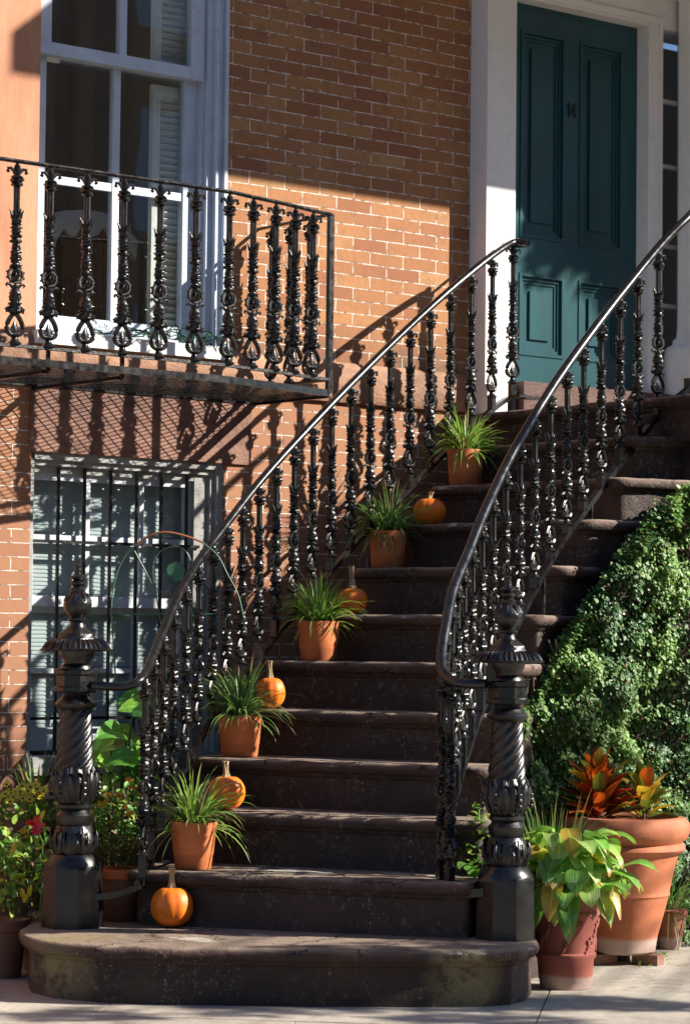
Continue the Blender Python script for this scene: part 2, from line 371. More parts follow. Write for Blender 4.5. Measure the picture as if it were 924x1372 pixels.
L_CROT = [leafm('croton_red', (.40, .028, .010), .3, .3, vein=('side', 9), vc=(.50, .16, .03)), leafm('croton_orange', (.62, .12, .015), .35, .3, vein=('side', 9), vc=(.50, .16, .03)), leafm('croton_yellow', (.60, .42, .04), .35, .3, vein=('side', 9), vc=(.50, .16, .03)), leafm('croton_dark', (.07, .035, .02), .2, .3, vein=('side', 9), vc=(.50, .16, .03)), leafm('croton_green', (.16, .22, .03), .3, .3, vein=('side', 9), vc=(.50, .16, .03))]
L_BROAD = [leafm('broad_green', (.10, .32, .04), .4, .35, vein=('side', 8)), leafm('broad_deep', (.04, .13, .025), .35, .35, vein=('side', 8)), leafm('broad_light', (.22, .50, .06), .45, .35, vein=('side', 8))]
L_SMALL = [leafm('small_green', (.11, .26, .04), .3, vein=('side', 5)), leafm('small_lime', (.32, .48, .07), .35, vein=('side', 5)), leafm('small_yellow', (.55, .42, .04), .3, vein=('side', 5)), leafm('small_brown', (.18, .10, .05), .3, vein=('side', 5))]
L_DAISY = [leafm('petal_yellow', (.75, .66, .05), .3, .5), leafm('flower_centre', (.05, .03, .02), .1)]
L_REDF = [leafm('petal_red', (.65, .015, .03), .3, .4)]
L_ORF = [leafm('petal_orange', (.75, .16, .015), .3, .5), leafm('petal_gold', (.75, .38, .03), .3, .5)]
L_MOSS = [leafm('moss_green', (.06, .11, .02), .2, .8), leafm('moss_lime', (.16, .20, .03), .2, .8), leafm('moss_brown', (.13, .09, .035), .2, .8)]
L_TREE = [leafm('oak_leaf', (.04, .10, .025), .3)]
def sidewalk_mat():
    t = NT('sidewalk_slab'); pos = t.geo_pos(); n1 = t.noise(1.6, 7, .65, pos); n2 = t.noise(35, 5, .7, pos); n3 = t.noise(240, 3, .6, pos)
    c = t.ramp(n1, [(.3, (.30, .265, .22)), (.5, (.40, .36, .30)), (.7, (.50, .45, .38))])
    c = t.mix(t.ramp(n2, [(.45, 0.0), (.75, .4)]), c, (.16, .135, .11))
    c = t.mix(t.ramp(n3, [(.6, 0.0), (.75, .5)]), c, (.10, .085, .07)); c = t.mix(t.ramp(t.noise(5, 7, .75, pos), [(.50, 0.0), (.66, .6)]), c, (.15, .125, .095))
    t.set(c, .85); t.bump(t.math('ADD', n2, t.math('MULTIPLY', n3, .5)), .5, .006); return t.mat
M_WALK = sidewalk_mat()
M_EARTH = paint('earth', (.07, .05, .035), .95, .4, ((.13, .10, .07), .7), 1)
M_BARK = paint('bark', (.10, .075, .055), .9, .4, None, 1)
M_HOOP = paint('green_wire', (.05, .16, .09), .5); M_HOOPR = paint('rusty_wire', (.35, .12, .05), .7)
M_CORD = paint('light_cord', (.02, .10, .07), .5)

# ---------------------------------------------------------------- world, sun, camera
w = bpy.data.worlds.new('World'); sc.world = w; w.use_nodes = True; nt = w.node_tree
sky = nt.nodes.new('ShaderNodeTexSky'); sky.sky_type = 'NISHITA'; sky.sun_disc = False
elev = math.asin(SUN.z); az = math.atan2(SUN.x, SUN.y)
sky.sun_elevation = elev; sky.sun_rotation = az; sky.air_density = 1.0; sky.dust_density = .6; sky.ozone_density = 1.5
bg = nt.nodes['Background']; bg.inputs[1].default_value = .055; tint = nt.nodes.new('ShaderNodeMix'); tint.data_type = 'RGBA'; tint.blend_type = 'MULTIPLY'; tint.inputs[0].default_value = 1; tint.inputs[7].default_value = (.86, .99, 1.22, 1)
nt.links.new(sky.outputs[0], tint.inputs[6]); nt.links.new(tint.outputs[2], bg.inputs[0])
sl = bpy.data.lights.new('sun', 'SUN'); sl.energy = 5.0; sl.angle = R(.53); sl.color = (1.0, .93, .82)
so = bpy.data.objects.new('sun', sl); COL.objects.link(so); so.rotation_euler = SUN.to_track_quat('Z', 'Y').to_euler(); so.location = (12, 0, 12)
cd = bpy.data.cameras.new('camera'); co = bpy.data.objects.new('camera', cd); COL.objects.link(co); sc.camera = co
cd.sensor_fit = 'HORIZONTAL'; cd.sensor_width = 36; cd.lens = CF/924*36; cd.clip_end = 500; cd.clip_start = .1
Mx = Matrix((R3, U3, -F2)).transposed().to_4x4(); Mx.translation = CAM; co.matrix_world = Mx
cd.dof.use_dof = True; cd.dof.focus_distance = 10.0*K; cd.dof.aperture_fstop = 6.3
sc.view_settings.view_transform = 'Standard'; sc.view_settings.look = 'None'; sc.view_settings.exposure = 1.15; sc.view_settings.gamma = 1

# ---------------------------------------------------------------- stair survey
YS = {1:1271, 2:1182, 3:1100, 4:1026, 5:957, 6:889, 7:824, 8:760, 9:701.5, 10:651, 11:602, 12:558}
TH = {1:40, 2:34, 3:28, 4:24, 5:21, 6:18, 7:15, 8:11, 9:8, 10:5, 11:2, 12:0}
LPX = {2:182, 3:226, 4:260, 5:306, 6:362, 7:420, 8:478, 9:531, 10:584, 11:624, 12:660}
RPX = {2:628, 3:645, 4:650, 5:668, 6:692, 7:720, 8:753, 9:787, 10:830, 11:852, 12:893}
def Zc(i): return 10.343+.301*(i-7)
def base_pt(i): return at(600, YS[i], Zc(i))
ZT = {i: base_pt(i).z for i in YS}; ZT[0] = 0.0
def on_front(i, px):           # point of front line i seen in column px
    p0 = base_pt(i); d = Vector((math.sin(R(TH[i])), -math.cos(R(TH[i])), 0)); n = Vector((d.y, -d.x, 0))
    py = YS[i]
    for _ in range(4):
        r = ray(px, py); k = (p0-CAM).dot(n)/r.dot(n); P = CAM+r*k
        py += (P.z-p0.z)/(r.length)*0; 
        # adjust py so that z matches
        dz = P.z-p0.z; py += dz*CF/(k)
    P.z = p0.z; return P
LP = {i: on_front(i, LPX[i]) for i in LPX}; RP = {i: on_front(i, RPX[i]) for i in RPX}

# ---------------------------------------------------------------- ground
g = MB(); z0 = -.03
n = 1
g.face([0, 1, 2, 3]); g.v += [Vector((-60, -60, -.012)), Vector((90, -60, -.012)), Vector((90, 60, -.012)), Vector((-60, 60, -.012))]
tag(g.build('ground', M_EARTH), kind='structure')
# paving slabs of the sidewalk, laid with open joints, one sheet
d1 = (atz(700, 1355, 0)-atz(200, 1340, 0)).normalized(); d1.z = 0; d1.normalize(); d2 = Vector((-d1.y, d1.x, 0))
org = atz(140, 1352, 0)
g = MB(); rr = random.Random(3)
for i in range(-3, 6):
    for j in range(-3, 4):
        a0 = i*1.5+(.7 if j % 2 else 0); b0 = j*1.25
        jt = rr.uniform(0, .004)
        c = org+d1*(a0+.75)+d2*(b0+.45)
        rz = math.atan2(d1.y, d1.x)
        g.box((c.x, c.y, -.05+jt), (1.494, 1.244, .1), 0, rz+rr.uniform(-.003, .003))
tag(g.build('sidewalk', M_WALK), kind='structure')

# ---------------------------------------------------------------- stone staircase
st = thing('stone_staircase', (RP[6].x, RP[6].y, 0), 'worn dark brownstone stairs of twelve steps curving up to the teal front door', 'staircase')
def smooth_corner(poly, rad, idx, seg=5):
    out = []; N = len(poly)
    for i, p in enumerate(poly):
        if i not in idx: out.append(Vector(p)); continue
        a = Vector(poly[i-1])-Vector(p); b = Vector(poly[(i+1) % N])-Vector(p)
        r = min(rad, a.length*.45, b.length*.45); A = Vector(p)+a.normalized()*r; B = Vector(p)+b.normalized()*r
        for k in range(seg+1):
            t = k/seg; out.append(A*(1-t)**2+Vector(p)*2*t*(1-t)+B*t*t)
    return out
def resample(poly, step):
    out = []; N = len(poly)
    for i in range(N):
        a = poly[i]; b = poly[(i+1) % N]; n = max(1, int((b-a).length/step))
        for k in range(n): out.append(a.lerp(b, k/n))
    return out
def offs(poly, d):
    N = len(poly); out = []
    for i in range(N):
        a = poly[i]-poly[i-1]; b = poly[(i+1) % N]-poly[i]
        na = Vector((a.y, -a.x)).normalized(); nb = Vector((b.y, -b.x)).normalized(); nn = na+nb
        if nn.length < 1e-4: nn = na
        nn.normalize(); c = max(.5, nn.dot(na)); out.append(poly[i]+nn*(d/c))
    return out
def step_mesh(poly2, zb, zt, seed, prof=None):
    """poly2: CCW plan; rings go from the foot to the top with a rounded nosing"""
    h = zt-zb; o = .032
    prof = prof or [(0, zb-.02), (0, zb+.02), (0, zt-.066), (.005, zt-.064), (.009, zt-.059), (.011, zt-.052), (.012, zt-.049),
                    (.027, zt-.047), (.034, zt-.041), (.038, zt-.029), (.037, zt-.017), (.031, zt-.006), (.020, zt-.001), (.008, zt), (-.05, zt)]
    mb = MB(); rs = []
    for k, (d, z) in enumerate(prof):
        pl = offs(poly2, d); ring = []
        for p in pl:
            q = Vector((p.x*3, p.y*3, z*3+seed)); j = noise.noise(q*3)*.006+noise.noise(q*12)*.0028
            wear = 0
            if d > .02: wear = -max(0, noise.noise(Vector((p.x*5, p.y*5, seed*3.1))) - .12)*.03
            ctr = pl_c
            dirv = (p-ctr).normalized()
            ring.append(Vector((p.x+dirv.x*(j+wear), p.y+dirv.y*(j+wear), z+(noise.noise(q*4)*.004 if z > zb+.05 else 0))))
        rs.append(ring)
    mb.rings(rs, 0, True, False, True)
    return mb
for i in range(2, 13):
    L, Rr = LP[i], RP[i]
    if i <= 10: BR, BL = RP[i+2]+Vector((.0, .0, 0)), LP[i+2]
    else: BR, BL = RP[12]+Vector((.8, .0, 0)), LP[12]+Vector((.8, 0, 0))
    if i == 12:
        up = Vector((0, 1, 0))
        pts = [Vector((LP[12].x, WY-.004)), Vector((LP[12].x, RP[12].y-.28)), Vector((11.5, RP[12].y-.28)), Vector((11.5, WY-.004))]
        idx = {1}
    elif i == 11:
        pts = [Vector((LP[12].x+.3, LP[12].y+.10)), L.xy, Rr.xy, Vector((RP[12].x+.3, RP[11].y-.14)), ]; idx = {2}
        pts[0] = Vector((L.x+.5, L.y+.02))
    else:
        sd = (RP[i+1].xy-Rr.xy).normalized(); ld = (LP[i+1].xy-L.xy).normalized()
        pts = [L.xy+ld*.46, L.xy, Rr.xy, Rr.xy+sd*.44]; idx = {1, 2}
        if i >= 9: pts[3] = Rr.xy+Vector((.42, -.09))*1.0
    poly = [Vector((p.x, p.y)) for p in smooth_corner([Vector((p.x, p.y)) for p in pts], .03, idx)]
    poly = resample(poly, .03); pl_c = sum(poly, Vector((0, 0)))/len(poly)
    mb = step_mesh(poly, ZT[i-1], ZT[i], i*1.7)
    wpart(mb, 'step' if i < 12 else 'landing', M_STEP, st)
# bottom step with rounded bow
Z1 = ZT[1]/K
fr = [(60, 1229), (36, 1236), (26, 1245), (30, 1255), (60, 1262), (130, 1268), (210, 1270.5), (320, 1272), (450, 1273.5), (560, 1274), (650, 1273.5), (695, 1271.5), (716, 1266), (724, 1258), (716, 1249)]
pts = [atz(x, y, Z1).xy for x, y in fr]
pts = [Vector((p.x, p.y)) for p in pts]
e1 = pts[-1]+Vector((.25, .22)); e0 = pts[0]+Vector((.15, .55))
# shrink for nosing overhang
poly = resample([e0]+pts+[e1, RP[3].xy.copy(), LP[3].xy+Vector((0, .1))], .03)
poly = offs([Vector((p.x, p.y)) for p in poly], -.036); pl_c = sum(poly, Vector((0, 0)))/len(poly)
wpart(step_mesh(poly, 0, ZT[1], 3.3), 'step', M_STEP, st)
# dark rubble core under the steps
core = MB()
rows = [[LP[i]+Vector((.12, -.04, 0)), RP[i]+Vector((.14, .05, 0))] for i in range(2, 13)]
for a in range(len(rows)-1):
    l0, r0 = rows[a]; l1, r1 = rows[a+1]; zt = ZT[a+2]-.02
    core.rings([[Vector((p.x, p.y, -.05)) for p in (l0, r0, r1, l1)], [Vector((p.x, p.y, zt)) for p in (l0, r0, r1, l1)]], 0, False)
wpart(core, 'stair_core', M_STEP, st)
land = MB(); land.bb(LP[12].x+.05, 11.4, RP[12].y-.12, WY-.006, -.05, ZT[12]-.09, 0)
wpart(land, 'landing_base', M_STEP, st)

# ---------------------------------------------------------------- house front
hs = thing('house', (atY(300, 900, W).x, WY, 0), 'orange brick house front with teal door, white door surround and tall sash window', 'house')
def X(px, py=686): return atY(px, py, W).x
def Zw(px, py, Y=W): return atY(px, py, Y).z
uL, uR = X(50, 250), X(303, 250); uB = Zw(160, 462)
lL, lR = X(40, 720), X(297, 700); lT = Zw(170, 613); lB = Zw(90, 1019)
dL, dR = X(628, 400), X(960, 300)
bt0, bt1 = Zw(439, 538), Zw(438, 484)
TOP = 6.2
def wall_rects(mb, x0, x1, z0, z1, holes, y0, y1, m=0):
    xs = sorted({x0, x1, *[h[0] for h in holes], *[h[1] for h in holes]}); zs = sorted({z0, z1, *[h[2] for h in holes], *[h[3] for h in holes]})
    xs = [x for x in xs if x0 <= x <= x1]; zs = [z for z in zs if z0 <= z <= z1]
    for a in range(len(xs)-1):
        run = None
        for b in range(len(zs)-1):
            cx_, cz_ = (xs[a]+xs[a+1])/2, (zs[b]+zs[b+1])/2
            if any(h[0] < cx_ < h[1] and h[2] < cz_ < h[3] for h in holes):
                if run is not None: mb.bb(xs[a], xs[a+1], y0, y1, run, zs[b], m); run = None
            elif run is None: run = zs[b]
        if run is not None: mb.bb(xs[a], xs[a+1], y0, y1, run, zs[-1], m)
holes = [(uL, uR, uB, TOP+1), (lL, lR, lB, lT), (dL+.03, 12, -1, 5.6)]
wl = MB(); wall_rects(wl, 1.5, dL+.03, -.1, TOP, holes, WY, WY+.35)
wl.bb(dL+.03, 14, WY+.02, WY+.35, 5.0, TOP, 0); wl.bb(9.9+1.6, 14, WY, WY+.35, -.1, 5.0, 0)
wpart(wl, 'wall', M_BRICK, hs)
sb = MB(); sb.bb(1.5, uL-.002, WY-.012, WY+.05, bt1, TOP); wpart(sb, 'stucco_pier', M_STUC, hs)
# brownstone water table
bp = MB()
prof = [(-.0, bt0), (-.022, bt0), (-.028, bt0+.012), (-.028, bt1-.03), (-.020, bt1-.012), (-.008, bt1), (.0, bt1)]
def sweepx(mb, x0, x1, prof, m=0, n=24, seed=0):
    rs = []
    for k in range(n+1):
        x = x0+(x1-x0)*k/n
        rs.append([Vector((x, WY+d+noise.noise(Vector((x*5, z*9, seed)))*.004, z+noise.noise(Vector((x*4, seed, z*5)))*.003)) for d, z in prof])
    mb.rings(rs, m, False, True, True)
sweepx(bp, uL-1.6, dL-.002, [(.02, bt0)]+prof[1:-1]+[(.02, bt1)], n=70)
wpart(bp, 'water_table', M_BELT, hs)
lt = MB(); sweepx(lt, X(38, 600), X(334, 580), [(.02, lT+.002), (-.014, lT+.002), (-.014, bt0-.003), (.02, bt0-.003)], n=30, seed=5)
wpart(lt, 'window_lintel', M_LINTEL, hs)
# --- upper sash window
def part_empty(name, parent): return None
fz = WY+.035       # sash plane
win = MB()        # outer casing with mouldings on the right jamb
for k, (a, b, dy) in enumerate([(0, .018, -.012), (.018, .05, .008), (.05, .062, -.004), (.062, .095, .022), (.095, .11, .045)]):
    win.bb(uR-b, uR-a-.0005, WY+dy, WY+.2, uB+.03, TOP+.5)
for k, (a, b, dy) in enumerate([(0, .012, .03)]):
    win.bb(uL+a, uL+b, WY+dy, WY+.2, uB+.03, TOP+.5)
window = wpart(win, 'window', M_SASH, hs)
sill = MB(); sill.bb(uL-.02, uR+.01, WY-.055, WY+.2, uB-.03, uB+.028)
wpart(sill, 'window_sill', M_WHITE, window)
ir = uR-.11; il = uL+.012
mz = Zw(160, 80, W+.04)         # meeting rail, both sashes
def sash(x0, x1, z0, z1, y, st_=.045, bot=.07, top=.04, mullx=(), mullz=(), mat=M_SASH, mw=.022, th=.04):
    mb = MB()
    mb.bb(x0, x0+st_, y, y+th, z0, z1); mb.bb(x1-st_, x1, y, y+th, z0, z1)
    mb.bb(x0+st_, x1-st_, y+.001, y+th, z0, z0+bot); mb.bb(x0+st_, x1-st_, y+.001, y+th, z1-top, z1)
    for mx_ in mullx: mb.bb(mx_-mw/2, mx_+mw/2, y+.003, y+th-.003, z0+bot, z1-top)
    for mz_ in mullz: mb.bb(x0+st_, x1-st_, y+.006, y+th-.006, mz_-mw/2, mz_+mw/2)
    return mb
ux = [atY(160, 250, W+.1).x]
s2 = wpart(sash(il, ir, uB+.03, mz, fz+.045, mullx=[atY(155.5, 250, W+.075).x], mullz=[Zw(160, 252, W+.075)], top=.03, bot=.085, st_=.075, mw=.036), 'lower_sash', M_SASH, window)
s1 = wpart(sash(il, ir, mz-.03, TOP+.4, fz, mullx=[atY(166.5, 40, W+.03).x], bot=.055, st_=.07, mw=.036), 'upper_sash', M_SASH, window)
gl = MB(); gl.bb(il+.04, ir-.04, fz+.062, fz+.066, uB+.1, mz-.02); gl.bb(il+.04, ir-.04, fz+.018, fz+.022, mz+.01, TOP+.4)
wpart(gl, 'pane', M_GLASS, window)
tg = MB(); a = atY(59, 66, W+.09); b = atY(78, 85, W+.09); tg.bb(a.x, b.x, fz+.052, fz+.058, b.z, a.z, 0); tg.bb(a.x+.006, b.x-.006, fz+.050, fz+.0515, a.z-.018, a.z-.006, 1)
wpart(tg, 'sticker', [M_SIGN, M_RED], window)
# interior louvred shutter
sh = MB(); sy = WY+.126; sx0 = atY(203, 250, W+.13/K).x; sx1 = atY(262, 250, W+.13/K).x
for (z0_, z1_) in ((uB+.06, mz-.06), (mz+.0, TOP+.3)):
    sh.bb(sx0, sx0+.04, sy, sy+.03, z0_, z1_); sh.bb(sx1-.04, sx1, sy, sy+.03, z0_, z1_)
    sh.bb(sx0+.04, sx1-.04, sy+.001, sy+.029, z0_, z0_+.06); sh.bb(sx0+.04, sx1-.04, sy+.001, sy+.029, z1_-.05, z1_)
    z = z0_+.08
    while z < z1_-.06:
        sh.box(((sx0+sx1)/2, sy+.015, z), (sx1-sx0-.08, .034, .006), 0, M=Matrix.Rotation(R(-48), 3, 'X')); z += .031
wpart(sh, 'louvred_shutter', M_SHUT, window)
room = MB()
ry0, ry1 = WY+.36, WY+3.2
room.bb(uL-1.5, uR+1.6, ry1, ry1+.1, uB-.4, TOP+.4); room.bb(uL-1.6, uL-1.5, ry0, ry1, uB-.4, TOP+.4); room.bb(uR+1.6, uR+1.7, ry0, ry1, uB-.4, TOP+.4)
room.bb(uL-1.5, uR+1.6, ry0, ry1, uB-.5, uB-.4); room.bb(uL-1.5, uR+1.6, ry0, ry1, TOP+.4, TOP+.5)
for k in range(14): room.bb(uL-1.3+k*.27, uL-1.2+k*.27, ry1-.12, ry1-.02, uB-.3, TOP+.1)
wpart(room, 'interior', M_DARKROOM, hs)
# --- barred basement window
bx0, bx1 = lL, lR
fm = MB()
for (a, b, dy) in ((.0, .03, .0), (.03, .055, .018), (.055, .13, .036)):
    fm.bb(bx1-b, bx1-a, WY+dy, WY+.2, lB+.02, lT-a)
for (a, b, dy) in ((.0, .022, .01),): fm.bb(bx0+a, bx0+b, WY+dy, WY+.2, lB+.02, lT-.03)
for (a, b, dy) in ((.0, .03, .002), (.03, .055, .02), (.055, .085, .038)):
    fm.bb(bx0+.022, bx1-.131 if a > .03 else bx1-b-.0, WY+dy, WY+.2, lT-b, lT-a)
bw = wpart(fm, 'basement_window', M_WOOD, hs)
jx0, jx1 = bx0+.022, bx1-.13; ym = Zw(150, 808, W+.06)
wpart(sash(jx0, jx1, ym-.02, lT-.085, WY+.055, mullx=[atY(118, 720, W+.05).x, atY(190, 720, W+.05).x], mullz=[Zw(150, 723, W+.05)], bot=.045, top=.03, st_=.03), 'upper_sash', M_SASH2, bw)
wpart(sash(jx0, jx1, lB+.04, ym-.02, WY+.098, mullx=[atY(182, 900, W+.09).x], mullz=[Zw(150, 899, W+.09)], bot=.10, top=.03, st_=.03), 'lower_sash', M_SASH2, bw)
gl = MB(); gl.bb(jx0+.02, jx1-.02, WY+.074, WY+.077, ym, lT-.1); gl.bb(jx0+.02, jx1-.02, WY+.117, WY+.12, lB+.1, ym-.03)
wpart(gl, 'pane', M_GLASS, bw)
bl = MB(); z = lB+.06
while z < lT-.1:
    bl.box(((jx0+jx1)/2, WY+.132, z), (jx1-jx0-.01, .0195, .0015), 0, M=Matrix.Rotation(R(76), 3, 'X')); z += .0178
bl.bb(jx0, jx1, WY+.172, WY+.18, lB, lT)
wpart(bl, 'blind', M_BLIND, bw)
sl_ = MB(); sl_.bb(lL-.015, lR+.015, WY-.05, WY+.2, lB-.06, lB+.02); wpart(sl_, 'window_sill', M_WOOD, bw)
bars = MB(); by = WY+.03
for px in (81, 116, 151, 186, 219, 253): bars.tube([(atY(px, 800, W).x, by, lB+.03), (atY(px, 800, W).x, by, lT-.06)], .0085, 8)
for py in (728, 962): bars.box(((jx0+jx1)/2, by-.001, Zw(150, py)), (jx1-jx0+.05, .012, .013))
wpart(bars, 'window_bars', M_IRON, bw)
# plinth under the window left
pl_ = MB(); pl_.bb(1.5, dL, WY-.035, WY+.1, -.1, Zw(30, 1036)); wpart(pl_, 'plinth', M_LINTEL, hs)

# --- door surround and door
yf = WY-.115*K        # face of the pilasters
px0, px1 = dL, atY(690, 300, W-.115).x
yd = yf+.10*K         # door leaf
zs = Zw(690, 515, W-.02)          # door foot
ddL = px1; ddR = atY(849, 300, W-.02).x
zt0 = Zw(690, 3, W-.02)
ds = MB()
ds.bb(px0, px1, yf, WY+.1, ZT[12]+.001, TOP-.3)                        # left pilaster
ds.bb(px0+.0, px1-.004, yf-.018, yf-.001, ZT[12]+.001, ZT[12]+.16)
fR = atY(887, 300, W-.115).x
ds.bb(ddR, fR, yf, WY+.1, ZT[12]+.001, zt0+.001); ds.bb(ddR+.012, ddR+.03, yf-.008, yf-.0005, zs, zt0+.02); ds.bb(fR-.03, fR-.012, yf-.008, yf-.0005, zs, zt0+.02)
ds.bb(px1, 11.4, yf+.002, WY+.1, zt0, TOP-.3); ds.bb(px1+.01, fR, yf-.012, yf+.001, zt0+.015, zt0+.05); ds.bb(px1, 11.4, yf-.03, yf+.001, zt0+.16, zt0+.22)
surround = wpart(ds, 'door_surround', M_WHITE, hs)
# sidelight right of the door
slx0, slx1 = fR, fR+.34
sd_ = MB(); sd_.bb(slx0, slx1+.05, yf+.05, WY+.1, ZT[12], Zw(890, 480, W-.05)); 
for py in (136, 223, 330, 410): sd_.bb(slx0, slx1, yf+.06, yf+.09, Zw(892, py, W-.05)-.01, Zw(892, py, W-.05)+.01)
sd_.bb(slx1-.0, slx1+.3, yf-.01, WY+.1, ZT[12], zt0)
wpart(sd_, 'sidelight', M_WHITE, hs)
g2 = MB(); g2.bb(slx0, slx1, yf+.075, yf+.078, Zw(890, 480, W-.05), zt0); wpart(g2, 'sidelight_pane', M_GLASS, surround)
g3 = MB(); g3.bb(slx0-.3, slx1+.5, WY+.5, WY+.52, ZT[12], zt0+.1); wpart(g3, 'hall_wall', paint('hall_shade', (.06, .055, .05), .9), hs)  # near-black wall colour stands in for the shade inside the hall
dr = MB(); dr.bb(ddL-.0, ddR, yd, yd+.05, zs+.002, zt0-.001)
wd = ddR-ddL; st_w = wd*.115; cen = (ddL+ddR)/2
zl0, zl1 = Zw(700, 476, W-.02), Zw(700, 366, W-.02); zu0, zu1 = Zw(700, 318, W-.02), Zw(700, 40, W-.02)
pan = []
for (a, b) in ((ddL+st_w, cen-wd*.055), (cen+wd*.055, ddR-st_w)):
    pan += [(a, b, zl0, zl1), (a, b, zu0, zu1)]
wall_rects(dr, ddL, ddR, zs+.002, zt0-.001, [(p[0], p[1], p[2], p[3]) for p in pan], yd-.022, yd-.0005)
for a, b, c, d in pan:      # mouldings round each sunk panel
    for k, (o_, yy) in enumerate(((0, -.028), (.018, -.014), (.034, -.006))):
        e = o_+.016
        dr.bb(a+o_, b-o_, yd+yy, yd-.0008, c+o_, c+e); dr.bb(a+o_, b-o_, yd+yy, yd-.0008, d-e, d-o_)
        dr.bb(a+o_, a+e, yd+yy, yd-.0008, c+e, d-e); dr.bb(b-e, b-o_, yd+yy, yd-.0008, c+e, d-e)
    dr.bb(a+.085, b-.085, yd-.012, yd-.0008, c+.085, d-.085)
door = wpart(dr, 'door', M_TEAL, hs)
# house number 14
nb = MB(); nx = cen; nz = Zw(760, 147, W-.03); ny0, ny1 = yd-.03, yd-.0215; h = .036
nb.bb(nx-.026, nx-.018, ny0, ny1, nz-h, nz+h); nb.box((nx-.029, (ny0+ny1)/2, nz+h-.012), (.014, ny1-ny0, .007), 0, M=Matrix.Rotation(R(-35), 3, 'Y'))
nb.bb(nx+.014, nx+.022, ny0, ny1, nz-h, nz+h); nb.bb(nx-.008, nx+.014, ny0, ny1, nz-.016, nz-.008); nb.bb(nx+.022, nx+.028, ny0, ny1, nz-.016, nz-.008)
nb.bar((nx-.006, (ny0+ny1)/2, nz-.010), (nx+.016, (ny0+ny1)/2, nz+h-.002), .0084, .007)
wpart(nb, 'house_number', paint('number_black', (.012, .012, .012), .4), door)
th_ = MB(); th_.bb(px1+.012, slx1+.5, yf-.06, yd+.05, ZT[12]+.001, zs); wpart(th_, 'threshold', stone_mat('brownstone_threshold', (.05, .022, .016), (.09, .04, .028), (.13, .06, .042), .1, False), hs)
# portico column right of the door, with its roof above
cl = MB(); cY = (W-.42)*K; clx = atY(908, 250, W-.42+.30/K).x; cw = .42
cl.bb(clx, clx+cw, cY, cY+.30, ZT[12]+.52, 5.15)
zc_ = Zw(905, 460, W-.42); zc2 = Zw(905, 430, W-.42)
cl.bb(clx-.055, clx+cw+.05, cY-.05, cY+.34, ZT[12]+.001, zc_)
cl.rings([[Vector((clx-o, cY-o, z)), Vector((clx+cw+o, cY-o, z)), Vector((clx+cw+o, cY+.3+o*.8, z)), Vector((clx-o, cY+.3+o*.8, z))] for o, z in
          ((.05, zc_+.0005), (.052, zc_+.012), (.04, zc_+.03), (.022, zc_+.04), (.018, zc_+.065), (.004, zc_+.08), (.003, zc2))], 0, False)
wpart(cl, 'portico_column', M_WHITE, hs)
# portico roof placed by the shadow edge it throws on the wall
def blocker(px, py, d):          # point at distance d (m) from the wall whose shadow lands on the wall at this pixel
    p = atY(px, py, W); return p+SUN*(d/(-SUN.y))
pr = MB(); A1 = blocker(62, 200, 1.62*K); 
pr.bb(A1.x, 13.5, A1.y, WY, A1.z, A1.z+.5)
B1 = blocker(8, 101, 2.3*K)
pr.bb(B1.x, 13.9, B1.y, WY-.01, B1.z, B1.z+.18)
wpart(pr, 'portico_roof', M_WHITE, hs)
pc = MB(); pc.bb(12.2, 12.55, A1.y+.1, A1.y+.45, ZT[12], A1.z); wpart(pc, 'portico_column', M_WHITE, hs)

# ---------------------------------------------------------------- armchair inside the window
ac = thing('armchair', (atY(115, 430, W+.7).x, WY+.72, uB-.4), 'brown wicker armchair with white cover seen through the tall window', 'armchair')
cyc = WY+.62; ax0 = atY(62, 300, W+.6).x; ax1 = atY(168, 300, W+.6).x; azt = Zw(110, 292, W+.6)
bk = MB(); rs = []
for k in range(13):
    t = k/12; x = ax0+(ax1-ax0)*t; zt_ = azt-.12*abs(2*t-1)**3
    rs.append([Vector((x, cyc, uB-.38)), Vector((x, cyc, zt_-.02)), Vector((x, cyc+.03, zt_)), Vector((x, cyc+.07, zt_)), Vector((x, cyc+.1, zt_-.03)), Vector((x, cyc+.1, uB-.38))])
bk.rings(rs, 0, False)
for k in range(22):
    x = ax0+.02+(ax1-ax0-.04)*k/21; bk.tube([(x, cyc-.004, uB-.3), (x, cyc-.004, azt-.1)], .005, 5)
wpart(bk, 'backrest', M_CHAIRW, ac)
cu = MB(); rs = []
for k in range(17):
    t = k/16; x = ax0-.02+(ax1-ax0+.05)*t; zz = azt+.035-.09*abs(2*t-1)**2.4; dz = .10+.03*math.sin(k*1.7)
    rs.append([Vector((x, cyc-.02, zz-dz)), Vector((x, cyc-.035, zz-.03)), Vector((x, cyc-.01, zz)), Vector((x, cyc+.09, zz+.01)), Vector((x, cyc+.13, zz-.05)), Vector((x, cyc+.12, zz-dz))])
cu.rings(rs, 0, True); wpart(cu, 'cushion_cover', M_CUSH, ac)
se = MB(); se.bb(ax0, ax1, cyc+.12, cyc+.6, uB-.38, uB+.05); wpart(se, 'seat', M_CHAIRW, ac)

